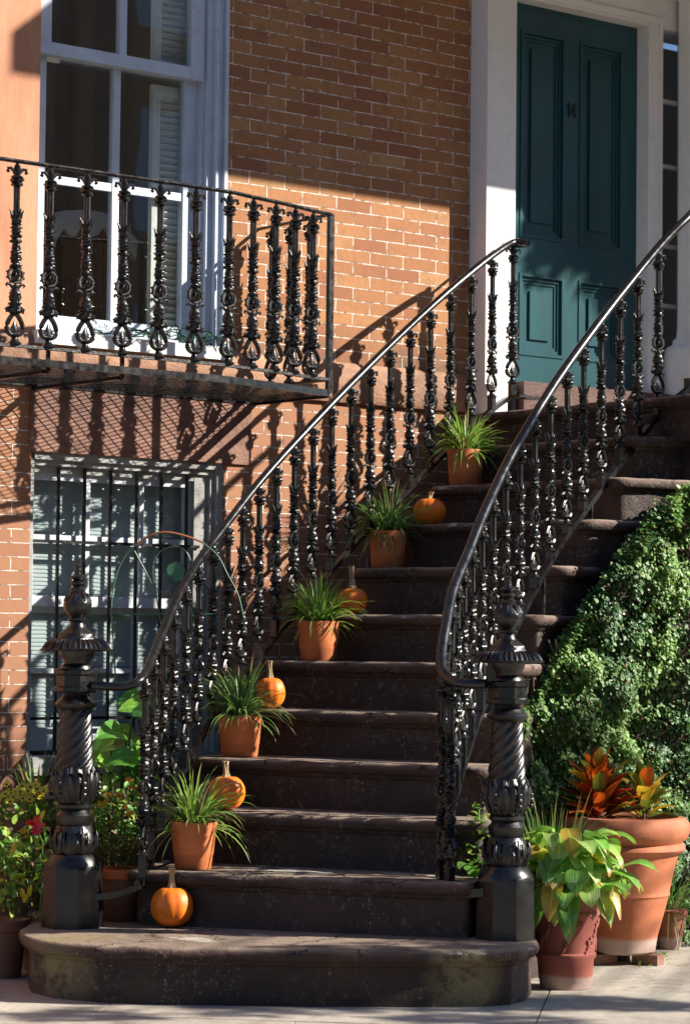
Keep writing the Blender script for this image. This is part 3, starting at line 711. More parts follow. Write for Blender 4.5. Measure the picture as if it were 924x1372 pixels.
# ---------------------------------------------------------------- cast iron baluster (unit height, ornate)
def leaf_noise(amp, n):
    return lambda r, z, t: r*(1.02+amp*1.1*math.cos(n*t+2.2*math.sin(z*95))*math.cos(z*210)+amp*.9*math.sin(2*t-z*330+1))
def baluster_mesh():
    mb = MB(); H = 1180.0
    def q(y): return (1265-y)/H
    def u(x): return x/H
    def lat(p, n=10, fn=None):
        if fn is not None:
            d = []
            for (r0, y0), (r1, y1) in zip(p, p[1:]):
                k = max(1, int(abs(y1-y0)/7))
                d += [(r0+(r1-r0)*j/k, y0+(y1-y0)*j/k) for j in range(k)]
            p = d+[p[-1]]; n = 14
        mb.lathe([(u(r), q(y)) for r, y in p], n, fn=fn)
    # foot
    lat([(40, 1265), (42, 1258), (30, 1246), (20, 1232), (18, 1222), (30, 1215), (34, 1208), (24, 1200)], 10)
    # pear shaped loop, open, with a leaf inside
    pts = []
    for k in range(25):
        t = 2*math.pi*k/24; s_ = math.sin(t); c_ = math.cos(t)
        yy = 1138-c_*72; wdt = 52*s_*(1-.38*c_) if True else 0
        pts.append(Vector((u(wdt), 0, q(yy))))
    mb.tube(pts, u(15), 6, cap=False)
    for k in range(16):
        t = 2*math.pi*k/16; s_ = math.sin(t); c_ = math.cos(t); mb.ball((u(57*s_*(1-.38*c_)), 0, q(1138-c_*76)), u(9), 5, 3)
    mb.tube([(0, 0, q(1205)), (0, 0, q(1160)), (0, 0, q(1110))], [u(16), u(27), u(4)], 6, flat=(1, .5))
    for s_ in (-1, 1):
        mb.tube([(0, 0, q(1195)), (u(18*s_), 0, q(1172)), (u(30*s_), 0, q(1178))], [u(9), u(9), u(6)], 5)
        mb.ball((u(20*s_), 0, q(1160)), u(9), 5, 4)
    # crown with scrolls
    lat([(20, 1072), (34, 1062), (46, 1045), (36, 1028), (30, 1012), (38, 1004), (36, 996), (26, 990)], 12, leaf_noise(.16, 6))
    for s_ in (-1, 1):
        mb.tube([(u(20*s_), 0, q(1020)), (u(44*s_), 0, q(1028)), (u(62*s_), 0, q(1042)), (u(58*s_), 0, q(1058)), (u(46*s_), 0, q(1054))], [u(10), u(11), u(11), u(9), u(6)], 6)
        mb.tube([(0, u(20*s_), q(1020)), (0, u(40*s_), q(1030)), (0, u(44*s_), q(1050))], [u(10), u(10), u(7)], 5)
    # bulb
    lat([(24, 992), (34, 975), (36, 950), (30, 925), (22, 905), (26, 892), (22, 882)], 12, leaf_noise(.14, 5))
    for s_ in (-1, 1):
        mb.tube([(u(14*s_), 0, q(905)), (u(34*s_), 0, q(880)), (u(56*s_), 0, q(872)), (u(64*s_), 0, q(884)), (u(56*s_), 0, q(894))], [u(9), u(10), u(9), u(8), u(5)], 6)
    # wheel
    mb.torus((0, 0, q(815)), u(48), u(11), n=20, k=6)
    for k in range(10):
        t = 2*math.pi*(k+.5)/10; mb.ball((u(60*math.cos(t)), 0, q(815)+u(60*math.sin(t))), u(9), 5, 3)
    for k in range(4):
        t = math.pi/2*k; c_, s_ = math.cos(t), math.sin(t)
        mb.tube([(u(2*c_), 0, q(815)+u(2*s_)), (u(22*c_), 0, q(815)+u(22*s_)), (u(42*c_), 0, q(815)+u(42*s_))], [u(14), u(8), u(9)], 5)
        for d in (-1, 1): mb.ball((u(20*c_-9*d*s_), 0, q(815)+u(20*s_+9*d*c_)), u(8), 5, 3)
    mb.torus((0, 0, q(815)), u(34), u(10), M=Matrix.Rotation(R(90), 3, 'Z'), n=12, k=5)
    # tapered leafy stem
    lat([(24, 765), (32, 752), (22, 742), (30, 725), (34, 700), (27, 685), (31, 668), (24, 652), (27, 634), (20, 618), (22, 606), (34, 600), (36, 590), (22, 580), (32, 568), (34, 556), (20, 548)], 10, leaf_noise(.17, 5))
    lat([(22, 550), (29, 535), (24, 520), (31, 505), (25, 490), (31, 474), (26, 458), (30, 442), (24, 428)], 10, leaf_noise(.2, 4))
    for s_, ax in ((-1, 0), (1, 0), (-1, 1), (1, 1)):
        f_ = lambda a, z: (u(a*s_), 0, q(z)) if ax == 0 else (0, u(a*s_), q(z))
        mb.tube([f_(16, 450), f_(30, 430), f_(36, 408), f_(50, 386)], [u(10), u(10), u(8), u(3)], 5)
    # fluted shaft
    mb.lathe([(u(19), q(432)), (u(18), q(330)), (u(19), q(232))], 16, fn=lambda r, z, t: r*(1+.09*math.cos(8*t)))
    lat([(22, 236), (36, 230), (38, 222), (24, 214)], 10)
    lat([(26, 216), (38, 200), (36, 178), (22, 162)], 10, leaf_noise(.22, 5))
    # fleur
    lat([(14, 168), (24, 150), (26, 128), (18, 105), (8, 82)], 8, leaf_noise(.15, 4))
    for s_ in (-1, 1):
        mb.tube([(u(6*s_), 0, q(158)), (u(24*s_), 0, q(136)), (u(44*s_), 0, q(118)), (u(62*s_), 0, q(122)), (u(66*s_), 0, q(138)), (u(56*s_), 0, q(146))], [u(10), u(11), u(10), u(12), u(12), u(9)], 6)
        mb.tube([(0, u(6*s_), q(158)), (0, u(22*s_), q(132)), (0, u(32*s_), q(136))], [u(9), u(10), u(10)], 5)
    mb.tube([(0, 0, q(95)), (0, 0, 1.0)], u(9), 6)
    return mb
_b = baluster_mesh().build('baluster', M_IRON); BAL = _b.data; bpy.data.objects.remove(_b)
_b = MB(); _b.box((0, 0, 0), (1, 1, 1)); _b = _b.build('foot', M_RAIL); FOOT = _b.data; bpy.data.objects.remove(_b)
def add_bal(parent, base, H, rz, wscale=1.0):
    o = bpy.data.objects.new('baluster', BAL); COL.objects.link(o); o.parent = parent
    o.location = Vector(base)-parent.location; o.scale = (H*wscale*1.12, H*wscale*1.12, H); o.rotation_euler = (0, 0, rz)
    return o

def interp(tab, x):
    if x <= tab[0][0]: return tab[0][1]
    for (a, b), (c, d) in zip(tab, tab[1:]):
        if x <= c: return b+(d-b)*(x-a)/(c-a)
    return tab[-1][1]
def catmull(pts, n=8):
    out = []; P = [pts[0]*2-pts[1]]+pts+[pts[-1]*2-pts[-2]]
    for i in range(1, len(P)-2):
        a, b, c, d = P[i-1:i+3]
        for k in range(n):
            t = k/n; out.append(.5*((2*b)+(c-a)*t+(2*a-5*b+4*c-d)*t*t+(3*b-a-3*c+d)*t**3))
    out.append(pts[-1]); return out
def closest_z(path, p):      # height of a path at the plan position nearest to p
    best = None
    for a, b in zip(path, path[1:]):
        ab = (b-a).xy; L = ab.length_squared
        t = 0 if L < 1e-12 else max(0, min(1, (p.xy-a.xy).dot(ab)/L)); q = a.lerp(b, t); d = (q.xy-p.xy).length
        if best is None or d < best[0]: best = (d, q.z)
    return best[1]

# ---------------------------------------------------------------- newel post
def newel(px, pyb, Z, parent, rz=0):
    cen_ = at(px, pyb, Z); s = Z*K/CF
    zb = ZT[1]; B0 = 1247.0
    def q(y): return zb+(B0-y)*s*1.0
    def U(x): return x*s
    c = Vector((cen_.x, cen_.y, 0))
    base = MB(); 
    base.lathe([(U(42), q(1249)), (U(42), q(1240)), (U(40.5), q(1170)), (U(40), q(1163)), (U(30), q(1150))], 8, c, sm=False, ph=R(22.5)+rz)
    sh = MB()
    lob = lambda n, a: (lambda r, z, t: r*(1+a*abs(math.cos(n*t/2))-a*.5))
    sh.lathe([(U(a), q(b)) for a, b in ((24, 1152), (27, 1148), (29, 1140), (29.5, 1130), (26, 1118), (22, 1112))], 40, c, fn=lambda r, z, t: r*(1+.07*math.cos(8*t)*math.sin(4+z*60)))
    sh.lathe([(U(a), q(b)) for a, b in ((20, 1113), (23, 1109), (24.5, 1102), (25, 1098), (22, 1094), (20, 1091), (24, 1088), (24, 1084), (19, 1081))], 28, c)
    sh.lathe([(U(a), q(b)) for a, b in ((20, 1083), (26, 1074), (31, 1062), (31, 1050), (28, 1040), (24, 1033))], 48, c, fn=lambda r, z, t: r*(1+.05*math.cos(16*t)*1))
    for k in range(6):      # acanthus leaves curling out of the bulb
        t = k*math.pi/3+.35; e = Vector((math.cos(t), math.sin(t), 0)); f_ = Vector((-math.sin(t), math.cos(t), 0))
        for dd, ww in ((-.34, .6), (0, 1), (.34, .6)):
            e2 = Vector((math.cos(t+dd), math.sin(t+dd), 0))
            P = [c+e2*U(24)+Vector((0, 0, q(1080))), c+e2*U(30)+Vector((0, 0, q(1062))), c+e2*U(29.5)+Vector((0, 0, q(1048))), c+e2*U(29+3*ww)+Vector((0, 0, q(1038))), c+e2*U(34)+Vector((0, 0, q(1036-2*ww))), c+e2*U(35)+Vector((0, 0, q(1041)))]
            sh.tube(P, [U(1.2), U(2.5*ww), U(2.2*ww), U(2.4*ww), U(2.6*ww), U(1.6)], 6)
        for yy in (1070, 1062, 1055): sh.ball(c+e*U(33)+Vector((0, 0, q(yy))), U(3.4), 6, 4)
        sh.tube([c+e*U(24)+Vector((0, 0, q(1148))), c+e*U(31)+Vector((0, 0, q(1138))), c+e*U(31)+Vector((0, 0, q(1124))), c+e*U(28)+Vector((0, 0, q(1115)))], [U(1.5), U(2.6), U(2.6), U(1.5)], 6)
        for dd in (-.25, .25):
            e2 = Vector((math.cos(t+dd), math.sin(t+dd), 0)); sh.tube([c+e2*U(26)+Vector((0, 0, q(1146))), c+e2*U(31)+Vector((0, 0, q(1134))), c+e2*U(28)+Vector((0, 0, q(1120)))], [U(1.2), U(2), U(1.5)], 5)
    # twisted column
    sh.lathe([(U(20.5+4.5*(k/90)**1.5), q(957+80*k/90)) for k in range(91)][::-1], 72, c, fn=lambda r, z, t: r*(1+.16*abs(math.sin(4*t-(z-zb)*80/K))-.09))
    # rings below the collar
    sh.lathe([(U(a), q(b)) for a, b in ((19, 960), (22, 957), (27, 953), (28.5, 949), (26, 946), (20, 941), (18, 936), (18, 930))], 28, c)
    col = MB()
    col.lathe([(U(a), q(b)) for a, b in ((29, 934), (31, 932), (31, 927), (28, 925), (28, 911), (31, 909), (31, 904), (29, 902))], 8, c, sm=False, ph=R(22.5)+rz)
    cap = MB()
    cap.lathe([(U(a), q(b)) for a, b in ((22, 903), (21, 898), (17.5, 895), (17.5, 891), (22, 886), (24, 878), (25, 872), (24, 868))], 28, c)
    skirt = [(24, 866), (29, 862.5), (36, 865), (41, 870), (45, 875), (48, 876), (46, 878), (38, 874), (30, 871), (23, 872)]
    cap.lathe([(U(a), q(b)) for a, b in skirt[::-1]], 96, c, fn=lambda r, z, t: r*(1+.045*abs(math.cos(10*t))*(1 if r > U(33) else .2)))
    for k in range(40):
        t = 2*math.pi*k/40; e = Vector((math.cos(t), math.sin(t), 0))
        cap.tube([c+e*U(27)+Vector((0, 0, q(862.5))), c+e*U(36)+Vector((0, 0, q(863.8))), c+e*U(42)+Vector((0, 0, q(869))), c+e*U(46)+Vector((0, 0, q(875)))], [U(1), U(1.4), U(1.6), U(1.2)], 5)
    cap.lathe([(U(a), q(b)) for a, b in ((27, 863), (26, 860), (24.5, 858), (24, 855), (14, 848), (12, 846))], 8, c, sm=False, ph=R(22.5))
    fin = MB()
    fin.lathe([(U(a), q(b)) for a, b in ((13, 848), (10, 844), (9.5, 839), (13, 837), (13, 835), (9, 833), (12, 829), (17.5, 823), (19, 816), (17.5, 809), (13, 803), (9, 799))], 28, c, fn=lambda r, z, t: r*(1+.035*math.cos(8*t)*(1 if q(831) < z < q(803) else 0)))
    fin.lathe([(U(a), q(b)) for a, b in ((7, 801), (10, 797), (10, 794), (6.5, 791), (9.5, 788), (9.5, 785), (6, 782.5), (10.5, 780), (10.5, 777.5), (5.5, 775), (4, 772), (5, 769.5), (3, 767), (4.6, 764.5), (4.2, 762), (.6, 760))], 20, c)
    for k in range(8):
        t = k*math.pi/4; e = Vector((math.cos(t), math.sin(t), 0))
        fin.tube([c+e*U(8)+Vector((0, 0, q(799))), c+e*U(14)+Vector((0, 0, q(803))), c+e*U(19)+Vector((0, 0, q(811)))], [U(1.2), U(2.6), U(1)], 5)
    nw = wpart(sh, 'newel_post', M_IRON, parent)
    wpart(base, 'post_base', M_RAIL, nw); wpart(col, 'collar', M_RAIL, nw); wpart(cap, 'post_cap', M_IRON, nw); wpart(fin, 'finial', M_IRON, nw)
    return c

RAILH = .69
# ---------------------------------------------------------------- left stair railing
rl = thing('stair_railing', (LP[4].x, LP[4].y, 0), 'left cast iron stair railing, on the house side, with newel post before the basement window', 'railing', 'cast iron stair railings')
ltab = sorted([(LPX[i], (LP[i]-CAM).dot(F2)/K) for i in LPX])
def lZ(px): return interp(ltab, px)+.0
newel(97, 1247, 9.06, rl)
top = [(124, 918, 9.06), (150, 920, 9.05), (172, 918.5, 9.05), (188, 911, 9.07), (198, 896, 9.16), (208, 872, 9.28), (222, 838, 9.46), (240, 796, 9.66), (262, 758, 9.86), (292, 717, 10.08), (350, 643, 10.4), (420, 566, 10.71), (500, 484, 11.02), (580, 408, 11.3), (640, 357, 11.53), (672, 333, 11.68), (689, 324, 11.76), (706, 325, 11.74)]
bot = [(126, 1203, 9.06), (150, 1200.5, 9.05), (172, 1195, 9.05), (186, 1187, 9.07), (196, 1173, 9.12), (205, 1151, 9.2), (218, 1108, 9.32), (240, 1051, 9.45), (262, 1009, 9.6), (292, 956, 9.78), (345, 881, 10.07), (420, 794, 10.43), (500, 706, 10.82), (580, 625, 11.22), (640, 567, 11.5), (672, 540, 11.68), (686, 531, 11.76), (712, 532, 11.74)]
lt_ = [at(*p) for p in top]; lb_ = [at(*p) for p in bot]
# bottoms share the plan of the tops
def share_plan(tp, bt):
    out = []
    for p, (x, y, Z) in zip(tp, bt):
        d = ray(x, y); k = (p-CAM).dot(_F)/d.dot(_F); z = (CAM+d*k).z; out.append(Vector((p.x, p.y, z)))
    return out
ltp = catmull(lt_, 8); lbp = catmull(share_plan(lt_, bot), 8)
hr = MB(); hr.tube(ltp, .0185, 14, flat=(1.0, .9)); 
hr.tube([ltp[-1], ltp[-1]+Vector((.02, .03, 0)), ltp[-1]+Vector((.0, .06, -.004)), ltp[-1]+Vector((-.05, .07, -.004)), ltp[-9]+Vector((-.03, .05, -.02))], .016, 10)
e_ = ltp[-8]; hr.tube([e_+Vector((0, 0, -.02)), Vector((e_.x+.02, WY-.01-.0, e_.z-.03))], .008, 8)
wpart(hr, 'handrail', M_RAIL, rl)
def flatbar(mb, path, w, h):
    rs = []
    for i, p in enumerate(path):
        t = (path[min(i+1, len(path)-1)]-path[max(i-1, 0)]); t2 = Vector((t.x, t.y, 0)).normalized(); sd = Vector((-t2.y, t2.x, 0))*(w/2)
        rs.append([p-sd-Vector((0, 0, h/2)), p+sd-Vector((0, 0, h/2)), p+sd+Vector((0, 0, h/2)), p-sd+Vector((0, 0, h/2))])
    mb.rings(rs, 0, False)
sg = MB(); flatbar(sg, lbp, .026, .024); sg.bar(lbp[-1]+Vector((-.08, 0, .0)), lbp[-1]+Vector((.1, .02, .0)), .075, .012)
# feet on the steps
for i in (8,):
    p = LP[i]; q_ = min(lbp, key=lambda v: (v.xy-(p.xy+Vector((.05, .0)))).length)
    sg.tube([q_, Vector((q_.x, q_.y, ZT[i]+.03)), Vector((q_.x+.02, q_.y-.01, ZT[i]+.003))], .009, 6)
for v in (lbp[-10],): sg.box((v.x, v.y, (v.z+ZT[12])/2), (.03, .03, v.z-ZT[12]))
wpart(sg, 'bottom_rail', M_RAIL, rl)
def colpx(P): v = P-CAM; return CF*v.dot(R3)/v.dot(F2)+PX
def place_bals(parent, tp, bp_, cols, Hn):
    """cols: surveyed columns, from the top of the flight down; each is met at the last crossing not yet used"""
    seg = len(tp)-2; fr_ = 1.0
    for px in cols:
        i = seg; found = None
        while i >= 0:
            a, b = colpx(tp[i]), colpx(tp[i+1])
            if min(a, b) <= px <= max(a, b) and abs(a-b) > 1e-6:
                f_ = (px-a)/(b-a)
                if i < seg or f_ <= fr_: found = (i, f_); break
            i -= 1
        if not found: continue
        seg, fr_ = found; i = seg
        P = tp[i].lerp(tp[i+1], fr_); B = bp_[i].lerp(bp_[i+1], fr_)
        H = P.z-B.z-.03; t = tp[i+1]-tp[i]; rz = math.atan2(t.y, t.x)
        hb = min(H-.005, Hn); gap = H-hb
        if gap > .14: hb = H-.05; gap = .05
        add_bal(parent, (P.x, P.y, P.z-.016-hb), hb, rz, 1.0)
        if gap > .012:
            o = bpy.data.objects.new('baluster_foot', FOOT); COL.objects.link(o); o.parent = parent; o.location = Vector((P.x, P.y, (B.z+P.z-.016-hb)/2+.003))-parent.location; o.scale = (.03, .03, max(.01, P.z-.016-hb-B.z)); o.rotation_euler = (0, 0, rz)
place_bals(rl, ltp[:-8], lbp[:-8], (687.5, 660, 632, 604, 577, 550, 523, 497, 471, 445, 420, 395, 371, 348, 326, 306, 286, 267, 250, 234, 220, 207, 195), .672)
# ---------------------------------------------------------------- right stair railing
rr_ = thing('stair_railing', (RP[4].x, RP[4].y, 0), 'right cast iron stair railing, on the ivy side, with newel post beside the hosta pot', 'railing', 'cast iron stair railings')
newel(677, 1265, 8.84, rr_)
top = [(651, 917, 8.84), (628, 916.5, 8.86), (610, 914, 8.89), (597, 906, 8.93), (591, 890, 8.98), (592, 868, 9.04), (597, 838, 9.12), (607, 789, 9.27), (628, 738, 9.46), (650, 683, 9.65), (688, 604, 9.95), (744, 512, 10.28), (800, 434, 10.55), (850, 370, 10.75), (890, 322, 10.88), (924, 288, 10.98), (960, 250, 11.15)]
bot = [(640, 1196, 8.84), (622, 1197, 8.86), (610, 1196, 8.89), (600, 1193, 8.93), (598, 1187, 8.98), (601, 1170, 9.04), (607, 1140, 9.12), (616, 1086, 9.25), (629, 1006, 9.42), (649, 942, 9.55), (688, 848, 9.8), (744, 741, 10.12), (800, 662, 10.42), (850, 597, 10.66), (885, 548, 10.84), (908, 520, 10.98), (940, 480, 11.15)]
rt_ = [at(*p) for p in top]; rtp = catmull(rt_, 8); rb_ = share_plan(rt_, bot); rbp = catmull(rb_, 8)
hr = MB(); hr.tube(rtp, .0205, 14, flat=(1.0, .92)); wpart(hr, 'handrail', M_RAIL, rr_)
sg = MB(); flatbar(sg, rbp[:-8], .03, .030)
e_ = rbp[-9]; sg.box((e_.x, e_.y, e_.z+.01), (.035, .035, .07)); sg.bar((e_.x, e_.y, e_.z-.02), (e_.x, e_.y, ZT[12]), .03, .03)
for i in (5, 7, 9):
    q_ = min(rbp, key=lambda v: (v.xy-(RP[i].xy+Vector((.04, .05)))).length); sg.tube([q_, Vector((q_.x, q_.y, ZT[i]+.003))], .009, 6)
wpart(sg, 'bottom_rail', M_RAIL, rr_)
place_bals(rr_, rtp, rbp, (882, 855, 831, 806, 782, 760, 738, 717, 697, 678, 661, 646, 633, 622, 613, 605, 598, 593, 594, 604), .672)

# ---------------------------------------------------------------- balcony
bc = thing('iron_balcony', (X(200), WY, Zw(200, 500)), 'small iron window balcony with ornate balusters and mesh floor under the tall window', 'balcony')
P = atY(443, 287, W-.50); zt_ = P.z; Pb = atY(434, 508, W-.50); Pf = atY(432, 526, W-.50)
def oz(x, y, z): d = ray(x, y); return CAM+d*((z-CAM.z)/d.z)
tops = [(-70, 198.5), (0, 208), (75, 217.5), (150, 228.5), (225, 241), (268, 249), (308, 257), (345, 265), (385, 273.5), (420, 282), (443, 287)]
tl = [oz(x, y, zt_) for x, y in tops]
# keep the plan tidy: distance from wall along the front
tl = [Vector((p.x, min(max(p.y, (W-.66)*K), (W-.5)*K), zt_)) for p in tl]
tlp = catmull(tl, 5)
zb_ = Pb.z; zf_ = Pf.z
hr = MB(); hr.tube(tlp, .013, 8, flat=(1.2, .7)); hr.tube([tl[-1], Vector((tl[-1].x, WY-.003, zt_-.004))], .011, 8, flat=(1, .7))
wpart(hr, 'top_rail', M_WORN, bc)
br_ = MB(); low = [Vector((p.x, p.y, zb_)) for p in tlp]; flatbar(br_, low, .022, .012); br_.bar(low[-1], (low[-1].x, WY-.003, zb_), .022, .012)
wpart(br_, 'bottom_rail', M_WORN, bc)
po = MB(); c_ = tl[-1]; po.box((c_.x, c_.y, (zt_+zf_)/2), (.024, .024, zt_-zf_)); wpart(po, 'corner_post', M_RAIL, bc)
for i, p in enumerate(tlp[::1]): pass
fl = MB(); ff = [Vector((p.x, p.y, zf_)) for p in tlp]; flatbar(fl, ff, .012, .030)
fl.bar((ff[-1].x, ff[-1].y, zf_), (ff[-1].x, WY-.003, zf_), .012, .042); fl.bar((ff[0].x, WY-.012, zf_-.0), (ff[-1].x, WY-.012, zf_-.0), .014, .036)
for px in (-20, 140):
    q_ = oz(px, 500, zf_); fl.bar((q_.x, (W-.62)*K, zf_-.028), (q_.x, WY-.004, zf_-.028), .03, .014); fl.box((q_.x, (W-.635)*K, (zf_+zb_)/2-.005), (.014, .014, zb_-zf_+.05))
wpart(fl, 'floor_frame', M_RAIL, bc)
# expanded metal floor: two families of thin strips
ms = MB(); x0, x1 = ff[0].x, ff[-1].x; y1 = WY-.02
def yfront(x):
    for a, b in zip(ff, ff[1:]):
        if a.x <= x <= b.x: return a.y+(b.y-a.y)*(x-a.x)/max(1e-9, b.x-a.x)
    return ff[0].y if x < ff[0].x else ff[-1].y
pitch = .062; sl2 = .5    # strips run mostly along x with a slope
for fam, s_ in ((0, 1), (1, -1)):
    k = -80
    while k < 200:
        # line: y = yc + s*(x-x0)*sl2
        pts = []
        y_ = (W-.7)*K+k*pitch*sl2*1.0
        # clip
        xs = [x0+(x1-x0)*t/60 for t in range(61)]; run = []
        for x in xs:
            y = y_+s_*(x-x0)*sl2
            if yfront(x)+.006 < y < y1: run.append(Vector((x, y, zf_-.012+.0022*fam)))
            elif run: 
                if len(run) > 1: ms.bar(run[0], run[-1], .0034, .002)
                run = []
        if len(run) > 1: ms.bar(run[0], run[-1], .0034, .002)
        k += 1
wpart(ms, 'mesh_floor', M_RAIL, bc)
hb = zt_-zb_-.016
for px in (-13, 35, 82, 131, 179, 225, 268, 308, 340, 370, 396, 420):
    q_ = oz(px, interp([(x, y) for x, y in tops], px), zt_)
    # snap onto the rail
    q_ = min(tlp, key=lambda v: abs((v-CAM).dot(R3)/(v-CAM).dot(F2)*CF+PX-px)) if False else q_
    yy = min(tlp, key=lambda v: abs(v.x-q_.x)).y
    k_ = yfront(q_.x); add_bal(bc, (q_.x, k_, zb_+.006), hb, 0, .98)
for d in (.13, .26, .39):
    add_bal(bc, (tl[-1].x, WY-d*K+.03, zb_+.006), hb, R(90), .98)

# garland of dark cord lying along the sill
gd = MB(); rg = random.Random(5)
for k in range(7):
    x = uL+.25+rg.random()*.3; pts = []
    for j in range(16):
        x += rg.uniform(.01, .06); pts.append(Vector((x, WY-.03+rg.uniform(-.07, .05), uB+.035+abs(rg.gauss(0, .03)))))
    gd.tube(catmull(pts, 4), .0028, 5)
for k in range(420):
    p = Vector((uL+.25+rg.random()*.75, WY-.03+rg.uniform(-.08, .05), uB+.03+abs(rg.gauss(0, .03)))); gd.leaf(p, (rg.uniform(-1, 1), rg.uniform(-1, 1), rg.uniform(-.2, 1)), (0, 0, 1), .03, .004, .2, 2)
tag(gd.build('light_string', M_CORD), 'dark green string of lights tangled on the sill of the tall window', 'string lights')

# ---------------------------------------------------------------- pumpkins
def pumpkin(px, pyb, i, wpx, hpx, stem, lean, label, Zof=.10, rz=0):
    Z = (on_front(i, px)-CAM).dot(F2)/K+Zof; d = at(px, pyb, Z); s = Z*K/CF
    t = thing('pumpkin', (d.x, d.y, ZT[i]+.002), label, 'pumpkin', 'orange pumpkins on the stair', rz)
    r = wpx/2*s; h = hpx*s; mb = MB(); n = 60; rs = []
    for k in range(19):
        a = -math.pi/2+math.pi*k/18; ca = max(.0, math.cos(a)); z = h/2+h/2*math.sin(a)
        rr0 = r*ca**.8; z -= (h*.09*math.exp(-(rr0/(r*.25))**2) if a > 0 else -h*.05*math.exp(-(rr0/(r*.3))**2))
        rs.append([Vector(((rr0*(1-.045*abs(math.cos(5.5*th))**.35*1) if 1 else 0)*math.cos(th), rr0*(1+.045*(abs(math.sin(5*th))**.6)-.02)*math.sin(th), z)) for th in [2*math.pi*j/n for j in range(n)]])
    rs = []
    for k in range(19):
        a = -math.pi/2+math.pi*k/18; ca = max(.0, math.cos(a)); rr0 = r*ca**.8; z = h/2+h/2*math.sin(a)
        ring = []
        for j in range(n):
            th = 2*math.pi*j/n; lobe = abs(math.sin(5*th+px))**.45
            rr1 = rr0*(.945+.065*lobe)*(1+.02*math.sin(th*2+px)+.012*noise.noise(Vector((th, a*2, px*.1)))); zz = z-(h*.10*math.exp(-(rr0/(r*.28))**2) if a > 0 else 0)
            ring.append(Vector((rr1*math.cos(th), rr1*math.sin(th), max(0, zz))))
        rs.append(ring)
    mb.rings(rs, 0, True); mb.build('body', M_PUMP, t)
    sm = MB(); hs_ = stem*s; e = lean[0]*s, lean[1]*s
    prof = []
    for k in range(7):
        q_ = k/6; prof.append(([Vector((e[0]*q_**1.5*_Rv.x+ rr2*math.cos(th), e[0]*q_**1.5*_Rv.y+rr2*math.sin(th), h*.86+hs_*1.1*q_)) for th in [2*math.pi*j/15 for j in range(15)] for rr2 in [ (s*(6.5*(1-q_)**4+3.0+1.8*q_**6)*(1+.2*math.cos(5*th+q_*1.2)))*min(1, wpx/50+.05)]]))
    sm.rings(prof, 0, True); sm.build('stem', M_STEM, t); return t
pumpkin(230, 1250, 1, 57, 54, 29, (-1, 0), 'round orange pumpkin alone on the bottom step', .36)
pumpkin(303, 1086, 3, 50, 46, 23, (-2, 0), 'pumpkin half behind the lowest potted grass')
pumpkin(362, 943, 5, 40, 42, 25, (-2, 0), 'small pumpkin with mottled green shading, right of the second lowest grass pot')
pumpkin(472, 811, 7, 41, 36, 31, (-3, 0), 'pumpkin with the longest curved stem, right of the middle grass pot')
pumpkin(575, 698, 9, 43, 36, 12, (2, 0), 'squat pumpkin with a short stub stem, highest on the stair')

# ---------------------------------------------------------------- potted grasses on the steps
def potmesh(r0, r1, h, rim=.012, n=40, rimh=.03, wall=.01):
    mb = MB(); mb.lathe([(r0*.96, 0), (r0, .004), (r0+(r1-r0)*.3, h*.3), (r0+(r1-r0)*.31+.0006, h*.31), (r1, h-.003), (r1-.001, h), (r1-wall, h), (r1-wall-.002, h-.03), (.001, h-.035)], n); return mb
def tuft(n, L, wd, seed, spread=1.0, bias=(0, 0), mats=4, droopr=(.5, 1.6), r=.04):
    rg = random.Random(seed); mb = MB()
    for k in range(n):
        t = rg.uniform(0, 2*math.pi); tilt = abs(rg.gauss(.0, .55))*spread+.08
        d = Vector((math.cos(t)*math.sin(tilt)+bias[0]*.3, math.sin(t)*math.sin(tilt)+bias[1]*.3, math.cos(min(1.45, tilt))))
        p = Vector((math.cos(t)*r*rg.random(), math.sin(t)*r*rg.random(), -.01)); q_ = rg.random()
        m = 0 if q_ < .45 else 1 if q_ < .80 else 2 if q_ < .95 else 3
        mb.leaf(p, d, Vector((-math.sin(t), math.cos(t), .1)).cross(d), L*rg.uniform(.55, 1.15), wd*rg.uniform(.7, 1.2), rg.uniform(*droopr), 7, m, .5, shape=lambda s: (.55+.45*min(1, s*3))*(1-max(0, s-.55)/.45*.85))
    return mb
def potted(px, pyb, i, wtop, wbot, hpx, label, seed, Lpx, bias, mats=L_GRASS, n=120, spread=1.0, Zof=.13, hf=.95):
    Z = (on_front(i, px)-CAM).dot(F2)/K+Zof; d = at(px, pyb, Z); s = Z*K/CF
    t = thing('potted_grass', (d.x, d.y, ZT[i]+.002), label, 'potted plant', 'grass pots up the stair', seed*.7)
    potmesh(wbot/2*s, wtop/2*s, hpx*s).build('pot', M_TERRA, t)
    so_ = MB(); so_.lathe([(wtop/2*s-.011, hpx*s-.03), (wtop/2*s-.012, hpx*s-.016), (.02, hpx*s-.008)], 24); so_.build('soil', M_SOIL, t)
    b2 = Vector((bias, 0, 0)); bw = _Rv*bias; rot = Matrix.Rotation(-seed*.7, 3, 'Z'); bl2 = rot@bw
    o = tuft(int(n*1.35), Lpx*s*hf, .0100, seed, spread*1.12, (bl2.x, bl2.y)).build('foliage', mats, t); o.location = (0, 0, hpx*s-.01)
    if label.find('dry') > 0:
        mb = MB(); rg = random.Random(40)
        for k in range(26):
            a = rg.uniform(0, 6.28); d = Vector((math.cos(a), math.sin(a), rg.uniform(.3, .9))); mb.leaf(Vector((0, 0, hpx*s)), d, (0, 0, 1), rg.uniform(.13, .2), .006, 2.4, 8, 3, .4)
        mb.build('dry_blades', mats, t)
    return t
potted(259, 1166, 2, 63, 50, 62, 'terracotta pot of sunlit striped grass, lowest on the stair', 1, 92, .15, L_GRASS, 95, 1.1)
